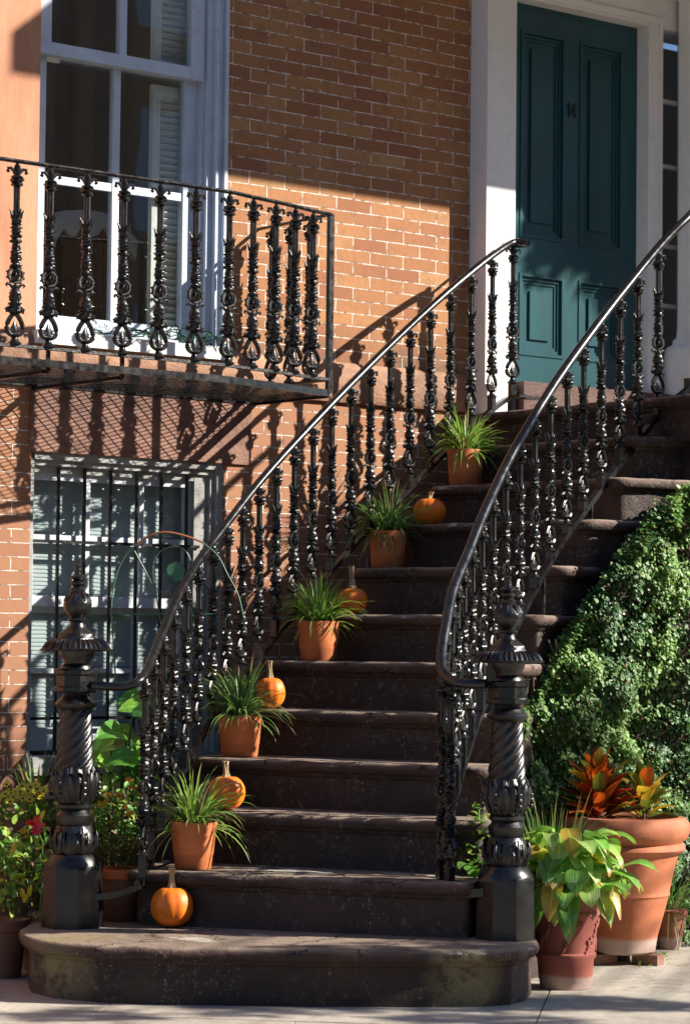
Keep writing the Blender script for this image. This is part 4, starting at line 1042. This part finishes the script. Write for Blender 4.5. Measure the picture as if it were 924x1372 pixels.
potted(321, 1014, 4, 60, 48, 55, 'terracotta pot of dark dense grass, second from the bottom of the stair', 2, 98, -.25, L_GRASSD, 150, .85, hf=.86)
potted(426, 879, 6, 57, 46, 53, 'terracotta pot of bushy bright grass, middle of the five on the stair', 3, 86, -.22, L_GRASS, 170, .95, hf=.86)
potted(519, 757, 8, 50, 43, 50, 'terracotta pot of grass with dry hanging blades, second from the top of the stair', 4, 84, -.1, L_GRASSD, 125, 1.05, hf=.88)
potted(623, 646, 10, 50, 42, 49, 'terracotta pot of grass highest on the stair near the door', 5, 80, .0, L_GRASS, 150, .95, hf=.86)

# ---------------------------------------------------------------- ivy on the stair side
iv = thing('climbing_ivy', (RP[8].x+.3, RP[8].y, 0), 'dense green creeping ivy covering the wall right of the stairs', 'ivy')
rg = random.Random(11); mb = MB()
# plan curve of the ivy face and its top height
cp = []
for i in range(5, 11):
    sd = (RP[i+1]-RP[i]); sd.z = 0; sd.normalize(); p = RP[i]+sd*(.33 if i > 5 else .24); p.z = ZT[i]-.03; cp.append(p)
cp[-1] = RP[10]+Vector((.12, -.13, -.03)); cp += [Vector((8.50, 7.80, ZT[10]+.05)), Vector((8.95, 7.72, ZT[10]+.10)), Vector((9.4, 7.7, ZT[10]+.12))]
_sl = [0]
for a, b in zip(cp, cp[1:]): _sl.append(_sl[-1]+(b-a).xy.length)
def ivy_pt(u_):
    d = u_*_sl[-1]
    for i in range(len(cp)-1):
        if d <= _sl[i+1]: break
    return cp[i].lerp(cp[i+1], min(1, (d-_sl[i])/max(1e-6, _sl[i+1]-_sl[i])))
leafshape = lambda t: math.sin(math.pi*min(1, .1+.9*t))**.6
fc = (-U*0 if False else Vector((0, 0, 0)))
outward = Vector((.50, -.86, 0)).normalized()
outward = Vector((.05, -1, 0)).normalized()
edge = [(690, 1000), (703, 948), (728, 903), (763, 840), (800, 783), (840, 722), (884, 664), (926, 640), (975, 618)]
Fp = []
for k, (x, y) in enumerate(edge):
    Fp.append(atY(x, y+9, 7.36-.012*k))
Bp = [ivy_pt(min(1, max(0, (k-.6)/6.2))) for k in range(len(edge))]
def lerp_l(L_, u_): i = min(int(u_*(len(L_)-1)), len(L_)-2); f_ = u_*(len(L_)-1)-i; return L_[i].lerp(L_[i+1], f_)
NI = 58000
for k in range(NI):
    u_ = rg.random(); F_ = lerp_l(Fp, u_); top_ = F_.z
    big = noise.noise(Vector((F_.x*2.4, u_*3, 7.1)))
    if rg.random() < .76:
        z = rg.random()**.9*top_; P0 = Vector((F_.x, F_.y, z))
        bul = .04+.20*(noise.noise(Vector((P0.x*2.6, 1.7, z*3)))+.15)+.11*noise.noise(Vector((P0.x*8, 3, z*8)))+.04*noise.noise(Vector((P0.x*22, 5, z*22)))+(.05*rg.random() if rg.random() < .03 else 0)
        bul *= min(1, (top_-z)/.15+.2)
        nb_ = Vector((.0, -1, .15))
    else:
        B_ = lerp_l(Bp, u_); w_ = rg.random(); P0 = F_.lerp(B_, w_); P0.z = max(.05, F_.z+(B_.z-F_.z-.02)*w_); bul = .02+.09*noise.noise(Vector((P0.x*9, P0.y*9, 2)))
        nb_ = Vector((-.1, -.5, 1))
    q_ = P0+Vector((0, -1, .15))*bul-Vector((0, -1, .3))*(rg.random()**2*.06)+Vector((rg.gauss(0, .008), 0, rg.gauss(0, .008)))
    bright = noise.noise(Vector((q_.x*4+9, q_.y*4, q_.z*4)))+rg.uniform(-.35, .35)
    r_ = rg.random(); m = 4 if r_ < .012 else 3 if r_ < .04 else 2 if bright > .15 else 1 if bright > -.2 else 0
    nrm = (nb_+Vector((rg.gauss(.35, .42), rg.gauss(0, .4), rg.gauss(.35, .42)))).normalized()
    d = Vector((rg.gauss(0, 1), rg.gauss(0, .6), rg.gauss(-.1, 1))); d = (d-nrm*d.dot(nrm)).normalized(); Lf = rg.choice((rg.uniform(.010, .018), rg.uniform(.010, .018), rg.uniform(.016, .028)))
    mb.leaf(q_, d, nrm, Lf, Lf*.85, .25, 3, m, .3, shape=leafshape)
wpart(mb, 'foliage', L_IVY, iv)
bk = MB()   # the cheek wall the ivy grows on
pts = [Vector((p.x, p.y+.10, p.z-.12)) for p in Fp]
for a, b in zip(pts, pts[1:]):
    n_ = Vector(((b-a).y, -(b-a).x, 0)).normalized(); bk.rings([[Vector((a.x, a.y, -.05)), Vector((b.x, b.y, -.05)), Vector((b.x, b.y, -.05))-n_*.12, Vector((a.x, a.y, -.05))-n_*.12], [Vector((a.x, a.y, a.z-.10)), Vector((b.x, b.y, b.z-.10)), Vector((b.x, b.y, b.z-.10))-n_*.12, Vector((a.x, a.y, a.z-.10))-n_*.12]], 0, False)
for k in range(len(Fp)-1):
    a, b, c_, d_ = Fp[k]+Vector((0, .12, -.14)), Fp[k+1]+Vector((0, .12, -.14)), Bp[k+1]+Vector((0, .03, -.13)), Bp[k]+Vector((0, .03, -.13))
    bk.rings([[Vector((p.x, p.y, -.05)) for p in (a, b, c_, d_)], [a, b, c_, d_]], 0, False)
wpart(bk, 'cheek_wall', M_STEP, st)
sm = MB()
for k in range(18):
    u_ = rg.random(); p = lerp_l(Fp, u_); pts = []; z = 0; off = Vector((p.x, p.y, 0))+outward*.03
    while z < p.z-.1: pts.append(off+Vector((rg.gauss(0, .01), .05+rg.gauss(0, .01), z))); z += .1; off += Vector((rg.gauss(0, .02), 0, 0))
    if len(pts) > 2: sm.tube(pts, .004, 5)
wpart(sm, 'stems', M_BARK, iv)

# ---------------------------------------------------------------- pots on the sidewalk, right
def ground_at(px, py): return atz(px, py, 0)
# big aged pot with croton
gp = ground_at(834, 1297); Zb = (gp-CAM).dot(F2)/K+.13; s = Zb*K/CF
gp = at(834, 1297, Zb); gp.z = 0
bt = thing('potted_croton', (gp.x, gp.y, .0), 'largest aged terracotta pot holding a red and orange croton', 'potted plant')
base_z = .045; U_ = lambda v: v*s
mb = MB(); H_ = U_(1288-1106)-base_z*.0
pr_ = [(39, 0), (43, 3), (46, 22), (51, 40), (56, 58), (60, 74), (60.5, 76), (62.5, 78), (62, 82), (62, 84), (70, 120), (74.5, 133), (79, 134), (83, 139), (82, 144), (78, 147), (79, 149), (86, 154), (89, 164), (88, 174), (82, 181), (74, 182), (70, 176), (66, 160), (60, 150), (1, 148)]
mb.lathe([(U_(a), U_(b)+base_z) for a, b in pr_], 64); mb.build('pot', M_TERRAL, bt)
b4 = MB()
for k in range(3):
    t = k*2.1+.9; b4.box((math.cos(t)*U_(36), math.sin(t)*U_(36), base_z/2), (.11, .07, base_z-.001), 0, t)
b4.build('pot_foot', M_LINTEL, bt)
so_ = MB(); so_.lathe([(U_(67), U_(158)+base_z), (.01, U_(161)+base_z)], 32); so_.build('soil', M_SOIL, bt)
cr = MB(); rg = random.Random(21); topz = U_(160)+base_z
def croton(cx_, n, Lr, wr, tilt_s, mats, h0=(0, .10)):
    for k in range(n):
        t = k*2.4+rg.uniform(-.4, .4); q_ = k/n; tilt = .12+tilt_s*(1-q_)*rg.uniform(.7, 1.2); z = h0[0]+(h0[1]-h0[0])*q_
        d = Vector((math.cos(t)*math.sin(tilt), math.sin(t)*math.sin(tilt), math.cos(tilt)))
        m = rg.choices(range(5), mats(q_))[0]
        p = Vector((cx_[0], cx_[1], topz+z)); L_ = rg.uniform(*Lr)
        cr.leaf(p+d*.02, d, Vector((-math.sin(t), math.cos(t), 0)).cross(d), L_, rg.uniform(*wr), rg.uniform(.15, .55), 7, m, .35, wav=.04, shape=lambda s_: (.15 if s_ < .12 else math.sin(math.pi*min(1, (s_-.08)*1.0))**.75+.02))
c1 = _Rv*U_(-36); c2 = _Rv*U_(26)-_F*.03
croton(c1, 80, (.13, .21), (.045, .066), 1.5, lambda q_: (4, 2, .6, 5, .8) if q_ < .6 else (5, 4, 1.0, 1, .4), (.02, .15))
croton(c1-_F*.05, 22, (.14, .20), (.045, .06), .9, lambda q_: (2, 4, 3, 1, 1), (.02, .12))
croton(c2, 28, (.10, .16), (.042, .062), 1.1, lambda q_: (.5, .6, 5, .3, 4), (.05, .15))
cr.build('foliage', L_CROT, bt)
ct = MB(); ct.tube([c1+Vector((0, 0, topz-.02)), c1+Vector((0, 0, topz+.14))], .009, 7); ct.build('stalk', M_BARK, bt); ct = MB(); ct.tube([c2+Vector((0, 0, topz-.02)), c2+Vector((0, 0, topz+.16))], .007, 7); ct.build('stalk', M_BARK, bt)
# dark red pot with hosta
gp = ground_at(757, 1330); Zh = (gp-CAM).dot(F2)/K+.10; s = Zh*K/CF; gp = at(757, 1330, Zh); gp.z = 0
ht = thing('potted_hosta', (gp.x, gp.y, 0), 'dark red terracotta pot with raised vine pattern, full of drooping green hosta leaves', 'potted plant')
U_ = lambda v: v*s
mb = MB()
mb.lathe([(U_(a), U_(b)) for a, b in ((31, 0), (34, 2), (35, 12), (36, 13), (38, 40), (41, 44), (41, 48), (38.5, 50), (44, 98), (46, 100), (46, 104), (44.5, 106), (46, 122), (49, 125), (49, 131), (46, 133), (42, 128), (1, 124))], 56)
mb2 = MB(); rg = random.Random(8)
for vv in range(7):     # moulded vine relief
    t0 = vv*.9+.2; pts = []
    for k in range(13):
        t = t0+k*.055; b = 52+k*3.6+4*math.sin(k*1.1+vv); rr0 = U_(38.8+(b-50)*.115)+.001
        pts.append(Vector((rr0*math.cos(t), rr0*math.sin(t), U_(b))))
        for j in range(3):
            tt = t+rg.uniform(-.06, .06); bb_ = b+rg.uniform(-5, 5); rr1 = U_(38.8+(bb_-50)*.115)+.001
            mb2.ball((rr1*math.cos(tt), rr1*math.sin(tt), U_(bb_)), U_(rg.uniform(1.3, 2.4)), 6, 4)
    mb2.tube(pts, U_(1.5), 6)
p_ = mb.build('pot', M_TERRAD, ht); mb2.build('vine_relief', M_TERRAD, p_)
so_ = MB(); so_.lathe([(U_(43), U_(124)), (.01, U_(127))], 24); so_.build('soil', M_SOIL, ht)
hm = MB(); stk = MB(); rg = random.Random(31); tz = U_(125)
hshape = lambda t: math.sin(math.pi*min(1, .04+.96*t**.85))**.75
for k in range(135):
    t = k*2.399+rg.uniform(-.3, .3); q_ = k/135; reach = U_(rg.uniform(24, 108)*(1-.5*q_)+8); hz = U_(rg.uniform(2, 60)+45*q_**1.2)
    e = Vector((math.cos(t), math.sin(t), 0)); sx_ = e.dot(_Rv); e = e+_Rv*(.18)
    p0 = Vector((0, 0, tz)); p1 = e*reach*.55+Vector((0, 0, tz+hz*.9)); p2 = e*reach+Vector((0, 0, tz+hz*.8))
    if q_ > .55: pass
    stk.tube([p0+e*.02, p0.lerp(p1, .5)+Vector((0, 0, .02)), p1], .0028, 5)
    r_ = rg.random(); m = 3 if r_ < .07 else 1 if r_ < .50 else 0 if r_ < .85 else 2
    d = (e*rg.uniform(.7, 1.0)+Vector((rg.gauss(0, .25), rg.gauss(0, .25), rg.uniform(-.35, .55)))).normalized()
    hm.leaf(p1, d, (0, 0, 1), U_(rg.uniform(34, 62)), U_(rg.uniform(20, 33)), rg.uniform(.7, 1.6), 8, m, .30, wav=.05, shape=hshape, twist=rg.uniform(-.5, .5))
for k in range(9):     # leaves hanging over the front and right
    t = rg.uniform(-.9, .9); e = (-_F*math.cos(t)+_Rv*(math.sin(t)+.25)).normalized(); p1 = e*U_(44)+Vector((0, 0, tz+U_(rg.uniform(5, 40))))
    hm.leaf(p1, e*.6+Vector((0, 0, -.4)), e+Vector((0, 0, .4)), U_(rg.uniform(55, 80)), U_(rg.uniform(24, 34)), rg.uniform(.8, 1.6), 8, 3 if k in (2, 5) else rg.choice((0, 1, 2)), .3, wav=.05, shape=hshape)
    stk.tube([Vector((0, 0, tz)), p1*.6+Vector((0, 0, tz*.4+.03)), p1], .0028, 5)
hm.build('foliage', L_HOSTA, ht); stk.build('stalk', L_HOSTA[0], ht)
# little pot with trailing grass at the right edge
gp = ground_at(896, 1276); Zs = (gp-CAM).dot(F2)/K+.08; s = Zs*K/CF; gp = at(897, 1276, Zs); gp.z = 0
sp = thing('potted_grass', (gp.x, gp.y, 0), 'small brown terracotta pot with trailing grass beside the largest pot', 'potted plant')
potmesh(14*s, 21*s, 52*s, n=28).build('pot', M_TERRAD, sp)
rim = MB(); rim.lathe([(20.5*s, 42*s), (23*s, 43*s), (23.5*s, 53*s), (20*s, 54*s)], 28); rim.build('pot_rim', M_TERRAD, sp)
o = tuft(120, 88*s, .007, 91, 1.3, (.2, -.1), 4, (.6, 1.8), .03).build('foliage', L_GRASSD, sp); o.location = (0, 0, 50*s)
# dark mondo grass behind the newel
gp = at(738, 1150, 9.45); gp.z = 0
mg = thing('grass_clump', (gp.x, gp.y, 0), 'dark green upright grass clump behind the right newel post at the foot of the ivy', 'plant')
o = tuft(170, .42, .008, 55, .75, (0, 0), 4, (.2, .9), .10).build('foliage', [L_GRASSD[0], L_GRASSD[1], L_GRASSD[1], L_GRASSD[2]], mg); o.location = (0, 0, .30)
o2 = MB(); o2.lathe([(.08, 0), (.11, .27), (.12, .28), (.12, .31), (.10, .31), (.01, .30)], 24); o2.build('pot', M_TERRAO, mg)
# weeds
wd_ = MB(); rg = random.Random(77)
for k in range(90):
    px = rg.gauss(868, 14) if k < 60 else rg.uniform(712, 750); py = 1290+rg.gauss(0, 4) if k < 60 else 1340+rg.uniform(-10, 0)
    if k >= 60: continue
    p = ground_at(px, py); d = Vector((rg.gauss(0, 1), rg.gauss(0, 1), rg.uniform(.3, 1.6))); wd_.leaf(p+Vector((0, 0, rg.random()*.02)), d, (0, 0, 1), rg.uniform(.012, .028), .012, .5, 3, rg.choice((0, 1, 1)), .3)
tag(wd_.build('weeds', L_SMALL[:2]), 'tiny green weeds growing from the sidewalk crack below the largest pot', 'weeds')
# small leafy plant and moss between right newel and steps
sv = MB(); rg = random.Random(14)
for k in range(160):
    p = at(rg.gauss(640, 9), rg.uniform(1080, 1210), 9.05+rg.uniform(0, .12)); d = Vector((rg.gauss(0, 1), rg.gauss(-.5, 1), rg.uniform(-.4, 1))); Lf = rg.uniform(.012, .035)
    sv.leaf(p, d, (0, 0, 1), Lf, Lf*.8, .5, 3, rg.choice((0, 0, 1)), .3)
for k in range(4):
    p = at(630+k*5, 1160+k*4, 9.0); sv.leaf(p, _Rv*rg.uniform(-1, 1)-_F*.5+Vector((0, 0, .3)), (0, 0, 1), .085, .055, .9, 6, 0, .3)
pts = [at(646, 1262, 9.1), at(644, 1200, 9.1), at(640, 1140, 9.1), at(641, 1085, 9.1)]; sv.tube(pts, .004, 5, 0)
tag(sv.build('creeper_sprig', L_SMALL[:2]), 'thin green creeper sprig climbing between the right newel post and the steps', 'plant')

# ---------------------------------------------------------------- plants on the left
def flowerhead(mb, p, nrm, r, n, m, mc=None):
    nrm = Vector(nrm).normalized(); a = nrm.cross(Vector((.3, .2, 1))).normalized(); b = nrm.cross(a)
    for k in range(n):
        t = 2*math.pi*k/n; d = a*math.cos(t)+b*math.sin(t)+nrm*.25; mb.leaf(p, d, nrm, r, r*.5, .0, 3, m, .1)
    if mc is not None: mb.ball(Vector(p)+nrm*.002, r*.27, 6, 4, mc)
# broad leaf plant
bp_ = at(150, 1150, 9.85); bp_.z = 0
pb = thing('broad_leaf_plant', (bp_.x, bp_.y, 0), 'bright broad leaved plant growing before the barred basement window', 'plant')
mb = MB(); stm = MB(); rg = random.Random(4)
bshape = lambda t: math.sin(math.pi*min(1, .03+.97*t**.75))**.8
sp_ = [(150, 985), (130, 1010), (178, 950), (165, 1000), (140, 1040), (185, 1005), (120, 1045), (160, 1040), (190, 1040), (195, 1010), (150, 1070), (175, 1075), (128, 1080)]
for k in range(34):
    x, y = sp_[k % len(sp_)]; x += rg.gauss(0, 9); y += rg.gauss(0, 9)
    p = at(x, y, 9.75+rg.uniform(-.2, .35)); d = (_Rv*rg.uniform(-1, 1)-_F*rg.uniform(-.1, .8)+Vector((0, 0, rg.uniform(-.2, .5)))).normalized()
    Lf = rg.uniform(.12, .19); m = rg.choices((0, 1, 2), (5, 3, 2))[0]
    mb.leaf(p-d*Lf*.5, d, (-_F*.7+Vector((0, 0, .8))), Lf, Lf*.66, rg.uniform(.3, .9), 8, m, .22, wav=.03, shape=bshape)
    b0 = Vector((bp_.x, bp_.y, .02)); q_ = p-d*Lf*.5; stm.tube([b0+Vector((rg.gauss(0, .03), rg.gauss(0, .03), 0)), b0.lerp(q_, .5)+Vector((0, 0, .08)), q_], .004, 5)
wpart(mb, 'foliage', L_BROAD, pb); wpart(stm, 'stalk', L_BROAD[1], pb)
# young plants: lantana with orange flowers
lp = at(150, 1140, 9.5); lp.z = 0
la = thing('flowering_shrub', (lp.x, lp.y, 0), 'shrub with small orange and gold flowers behind the left newel post', 'plant')
mb = MB(); rg = random.Random(9)
for k in range(620):
    x = rg.gauss(155, 24); y = rg.gauss(1095, 28); p = at(min(x, 205), y, 9.42+rg.uniform(0, .3)); Lf = rg.uniform(.016, .04)
    mb.leaf(p, (rg.gauss(0, 1), rg.gauss(0, 1), rg.gauss(.2, .8)), (rg.gauss(0, .4), -.6, .8), Lf, Lf*.6, .5, 3, rg.choices((0, 1, 2, 3), (8, 2, .4, 1))[0], .3)
wpart(mb, 'foliage', L_SMALL, la)
mb = MB()
for (x, y, m) in ((172, 1045, 0), (158, 1068, 0), (181, 1056, 0), (140, 1075, 1), (119, 1092, 1), (173, 1089, 1), (134, 1080, 1), (116, 1102, 1), (146, 1066, 1), (190, 1060, 0), (166, 1082, 1)):
    c = at(x, y, 9.38); mb = MB()
    for k in range(9): flowerhead(mb, c+Vector((rg.gauss(0, .009), rg.gauss(0, .009), rg.gauss(0, .006))), (rg.gauss(0, .3), -1, .6), .008, 5, m)
    wpart(mb, 'flower', L_ORF, la)
mb = MB(); b0 = Vector((lp.x, lp.y, 0))
for k in range(14): q_ = at(rg.gauss(155, 20), rg.uniform(1050, 1110), 9.5); mb.tube([b0, b0.lerp(q_, .5)+Vector((rg.gauss(0, .03), 0, .03)), q_], .003, 5)
wpart(mb, 'stalk', M_BARK, la)
# mossy pot on the bottom step beside the left newel
Zm = 9.28; s = Zm*K/CF; mp = at(158, 1240, Zm)
mt = thing('mossy_pot', (mp.x, mp.y, ZT[1]+.002), 'brown pot heaped with mossy greenery on the bottom step behind the left newel post', 'potted plant')
potmesh(26*s, 35*s, 66*s, n=32).build('pot', M_TERRAO, mt)
rim = MB(); rim.lathe([(34*s, 56*s), (37*s, 57*s), (38*s, 67*s), (34*s, 69*s)], 32); rim.build('pot_rim', M_TERRA, mt)
so_ = MB(); so_.lathe([(33*s, 60*s), (.01, 66*s)], 20); so_.build('soil', M_SOIL, mt)
mb = MB(); rg = random.Random(19)
for k in range(2600):
    a = rg.uniform(0, 2*math.pi); b = rg.uniform(0, 1); rad = 33*s*math.sqrt(rg.random()); z = 74*s+rg.uniform(0, 1)*42*s*(1-(rad/(38*s))**3)
    Lf = rg.uniform(.006, .014); mb.leaf(Vector((rad*math.cos(a), rad*math.sin(a), z)), (rg.gauss(0, 1), rg.gauss(0, 1), rg.gauss(0, 1)), (0, 0, 1), Lf, Lf*.6, .2, 2, rg.choices((0, 1, 2), (5, 2, 3))[0], .2)
mb.build('foliage', L_MOSS, mt)
# yellow daisies in a long clay planter
Zd = 9.7; s = Zd*K/CF; dp = at(22, 1180, Zd); dp.z = 0
dt = thing('daisy_planter', (dp.x, dp.y, 0), 'brown clay planter of small yellow daisies left of the left newel post', 'potted plant')
mb = MB(); zt2 = (1181-1094)*s*1.0; zt2 = at(22, 1096, Zd).z
mb.lathe([(.11, 0), (.13, .02), (.17, zt2-.05), (.185, zt2-.045), (.19, zt2), (.165, zt2), (.01, zt2-.02)], 40); mb.build('planter', M_TERRAO, dt)
mb = MB(); rg = random.Random(2)
for k in range(1300):
    a = rg.uniform(0, 6.28); rad = .19*math.sqrt(rg.random()); z = zt2-.02+rg.random()*.12*(1-(rad/.23)**2); Lf = rg.uniform(.012, .026)
    mb.leaf(Vector((rad*math.cos(a), rad*math.sin(a), z)), (rg.gauss(0, 1), rg.gauss(0, 1), rg.gauss(.3, 1)), (0, 0, 1), Lf, Lf*.5, .4, 3, rg.choices((0, 1), (7, 2))[0], .3)
mb.build('foliage', L_SMALL, dt)
mb = MB()
for k in range(46):
    a = rg.uniform(0, 6.28); rad = .19*math.sqrt(rg.random()); z = zt2+.085+.035*(1-(rad/.2)**2)+rg.uniform(-.03, .02)
    mb = MB(); flowerhead(mb, Vector((rad*math.cos(a), rad*math.sin(a), z)), (-_F.x*.6+rg.gauss(0, .25), -_F.y*.6+rg.gauss(0, .25), .8), rg.uniform(.017, .024), 9, 0, 1); mb.build('flower', L_DAISY, dt)
# red flower
mb = MB(); c = at(48, 1106, 9.15)
rf = thing('red_flower', (at(50, 1250, 9.2).x, at(50, 1250, 9.2).y, 0), 'single bright red flower on a thin stem left of the left newel post', 'flower')
for (dx, dz) in ((0, 1), (.3, .8), (-.7, .5), (.9, .2), (.5, -.8), (-.2, -1), (.1, -1), (-.5, .2)):
    mb.leaf(c, _Rv*dx+Vector((0, 0, dz))-_F*.3, -_F, .042, .018, .15, 4, 0, .2)
wpart(mb, 'petals', L_REDF, rf)
mb = MB(); mb.tube([Vector((rf.location.x, rf.location.y, 0)), at(56, 1180, 9.2), at(57, 1130, 9.17), c], .003, 5); wpart(mb, 'stalk', L_SMALL[0], rf)
# low shrub with yellowing leaves
sp2 = at(25, 1240, 9.25); sp2.z = 0
ls = thing('leafy_shrub', (sp2.x, sp2.y, 0), 'low green shrub with yellowing leaves at the left edge beside the stairs', 'plant')
mb = MB(); rg = random.Random(6)
for k in range(460):
    x = rg.gauss(24, 24); y = rg.gauss(1160, 32)
    if x > 70: x = 60
    p = at(x, y, 9.2+rg.uniform(0, .3)); Lf = rg.uniform(.022, .05)
    mb.leaf(p, (rg.gauss(0, 1), rg.gauss(0, 1), rg.gauss(0, .8)), (rg.gauss(0, .4), -.6, .8), Lf, Lf*.65, .6, 4, rg.choices((0, 1, 2, 3), (6, 5, 1.0, .8))[0], .3)
for (x, y) in ((28, 1190), (36, 1198), (20, 1128), (60, 1086), (42, 1186)):
    mb.leaf(at(x, y, 9.12), _Rv*rg.uniform(-.8, .8)+Vector((0, 0, -1)), -_F+_Rv*rg.uniform(-.6, .6), rg.uniform(.035, .05), .02, .5, 5, 2, .4)
wpart(mb, 'foliage', L_SMALL, ls)
mb = MB()
for k in range(16): q_ = at(rg.gauss(26, 20), rg.uniform(1130, 1200), 9.3); b0 = Vector((sp2.x, sp2.y, 0)); mb.tube([b0, b0.lerp(q_, .6)+Vector((0, 0, .02)), q_], .0035, 5)
wpart(mb, 'stalk', M_BARK, ls)
# dark pots at the left edge and spiky blades
for (px, py, Zp, r0, h0, lab) in ((4, 1262, 9.15, .07, .22, 'dark old flower pot at the left edge of the picture beneath the shrub'), (60, 1240, 9.35, .075, .12, 'low weathered pot wedged behind the left newel post')):
    q_ = at(px, py, Zp); t = thing('flower_pot', (q_.x, q_.y, 0), lab, 'flower pot'); mb = MB()
    mb.lathe([(r0, 0), (r0*1.25, h0*.8), (r0*1.4, h0*.82), (r0*1.4, h0), (r0*1.2, h0), (.01, h0-.03)], 28); mb.build('pot', M_TERRAO, t)
    so_ = MB(); so_.lathe([(r0*1.18, h0-.02), (.01, h0-.01)], 20); so_.build('soil', M_SOIL, t)
q_ = at(48, 1060, 10.1); t = thing('spiky_plant', (q_.x, q_.y, 0), 'few upright green blades below the basement window sill', 'plant')
zz = at(48, 1062, 10.1).z
o = tuft(26, .19, .012, 3, .5, (0, 0), 4, (.1, .7), .07).build('foliage', L_GRASS, t); o.location = (0, 0, zz)
mb = MB(); mb.lathe([(.09, 0), (.13, zz-.02), (.01, zz)], 20); mb.build('pot', M_TERRAO, t)

# wire hoop with a thin vine
wh = thing('wire_hoop', (at(215, 1100, 9.9).x, at(215, 1100, 9.9).y, 0), 'bent wire plant hoop, rusty on top, with a thin vine before the barred window', 'plant support')
mb = MB(); P_ = lambda l, Z=9.9: catmull([at(x, y, Z) for x, y in l], 6)
mb.tube(P_([(163, 1090), (158, 960), (151, 850), (150, 800), (158, 765), (170, 742), (183, 730)]), .0035, 6, 0)
mb.tube(P_([(183, 730), (200, 718), (222, 713), (248, 718), (272, 727)]), .005, 6, 1)
mb.tube(P_([(160, 822), (200, 823), (240, 824), (285, 823)]), .003, 6, 0)
mb.tube(P_([(272, 727), (292, 745), (305, 770), (320, 800), (330, 850)]), .003, 6, 0)
wpart(mb, 'hoop', [M_HOOP, M_HOOPR], wh)
mb = MB(); mb.tube(P_([(218, 850), (208, 790), (205, 760), (212, 742), (228, 733), (245, 735), (255, 752), (257, 790), (258, 840)]), .0026, 5, 0)
mb.tube(P_([(180, 738), (195, 765), (208, 788), (228, 797), (245, 790)]), .0026, 5, 0)
mb.leaf(at(236, 753, 9.88), Vector((0, 0, -1)), -_F, .085, .075, .1, 6, 0, .15, shape=bshape)
wpart(mb, 'vine', [M_HOOP], wh)

# ---------------------------------------------------------------- street trees out of frame, leaf clumps set up-sun to dapple chosen spots
def tree(loc, label, clumps, seed, leaves=900):
    t = thing('unseen_street_tree', loc, label, 'tree', 'street trees'); rg = random.Random(seed)
    tr = MB(); base = Vector(loc); c0 = sum((Vector(c[0]) for c in clumps), Vector((0, 0, 0)))/len(clumps)
    mid = Vector((base.x, base.y, 8.0))
    tr.tube([base-Vector((0, 0, .1)), base.lerp(mid, .5)+Vector((.05, .03, 0)), mid], [.26, .2, .17], 12)
    fo = MB()
    for c, r, n in clumps:
        c = Vector(c); tr.tube([mid-Vector((0, 0, .3)), mid.lerp(c, .5)+Vector((0, 0, .25)), c], [.05, .03, .006], 7)
        for k in range(n):
            d = Vector((rg.gauss(0, 1), rg.gauss(0, 1), rg.gauss(0, 1))); d = d.normalized()*r*rg.random()**.45
            nr = Vector((rg.gauss(0, 1), rg.gauss(0, 1), rg.gauss(0, 1))); Lf = rg.uniform(.07, .12)
            fo.leaf(c+d, nr, (rg.gauss(0, 1), rg.gauss(0, 1), 1), Lf, Lf*.45, .3, 2, 0, .2)
    wpart(tr, 'trunk', M_BARK, t); wpart(fo, 'crown', L_TREE, t)
def cl_at(p, dist, r, n): return (Vector(p)+SUN*dist, r, n)
shade = []
# shade the step returns, upper ivy, right rail and steps
for i in (11, 12): shade.append(cl_at(RP[i]+Vector((.15, 0, .02)), 5.2+.2*(i % 3), .20, 170))
for px, py in ((725, 1060),): shade.append(cl_at(at(px, py, 9.9), 5.0, .22, 330))
shade.append(cl_at(atY(745, 308, W), 4.6, .22, 700)); shade.append(cl_at(atY(815, 315, W), 4.7, .24, 700))
tree((18.2, 2.0, 0), 'oak tree on the street beyond the right edge, clumps set to shade door and steps', shade, 1)
shade = []
for px, py, r, n in ((560, 1345, .30, 330), (330, 1352, .20, 180), (90, 1362, .16, 120), (760, 1345, .22, 240), (640, 1368, .2, 180), (860, 1350, .14, 90)): shade.append(cl_at(atz(px, py, 0), 6.2, r, n))
for px, py, r, n in ((60, 930, .12, 70), (230, 900, .12, 60)): shade.append(cl_at(atY(px, py, W-.3), 7.0, r, n))
tree((26.0, 3.0, 0), 'second oak tree on the street farther out of frame, clumps set to dapple the sidewalk', shade, 2)

# unseen row of houses, added to block sky and darken the pane reflections
ac2 = thing('unseen_row_house', (20, -16, 0), 'unseen brick row house across the street, added to darken window reflections', 'house')
mb = MB(); mb.bb(-12, 46, -20, -16, -.05, 14.5)
wpart(mb, 'wall', M_BRICK, ac2)
mb = MB()
for k in range(18):
    for z in (1.2, 4.6, 8.0, 11.4): mb.bb(-10+k*3.1, -9+k*3.1, -16.03, -15.97, z, z+2)
wpart(mb, 'window', M_SASH, ac2)

# unseen live oak canopy, added over the street to cut sky light
tree((-4.0, -3.5, 0), 'unseen live oak over the street on the left, added to cut sky light', [((x, y, z), 1.7, 700) for x, y, z in ((-6, -3, 7), (-3, -1, 7.6), (0, -3, 8.0), (3, -2, 8.4), (-5, 2, 7.4), (-2, 2.5, 8.2), (1, 1.5, 8.8), (4.5, -5, 8.8), (0, -7, 8.2), (-4, -6.5, 7), (-7, 5, 7), (2.5, 4, 9.6), (7, -4.5, 9.6), (7.5, -8, 8), (3, -9, 7), (-8, 0, 6))], 5)
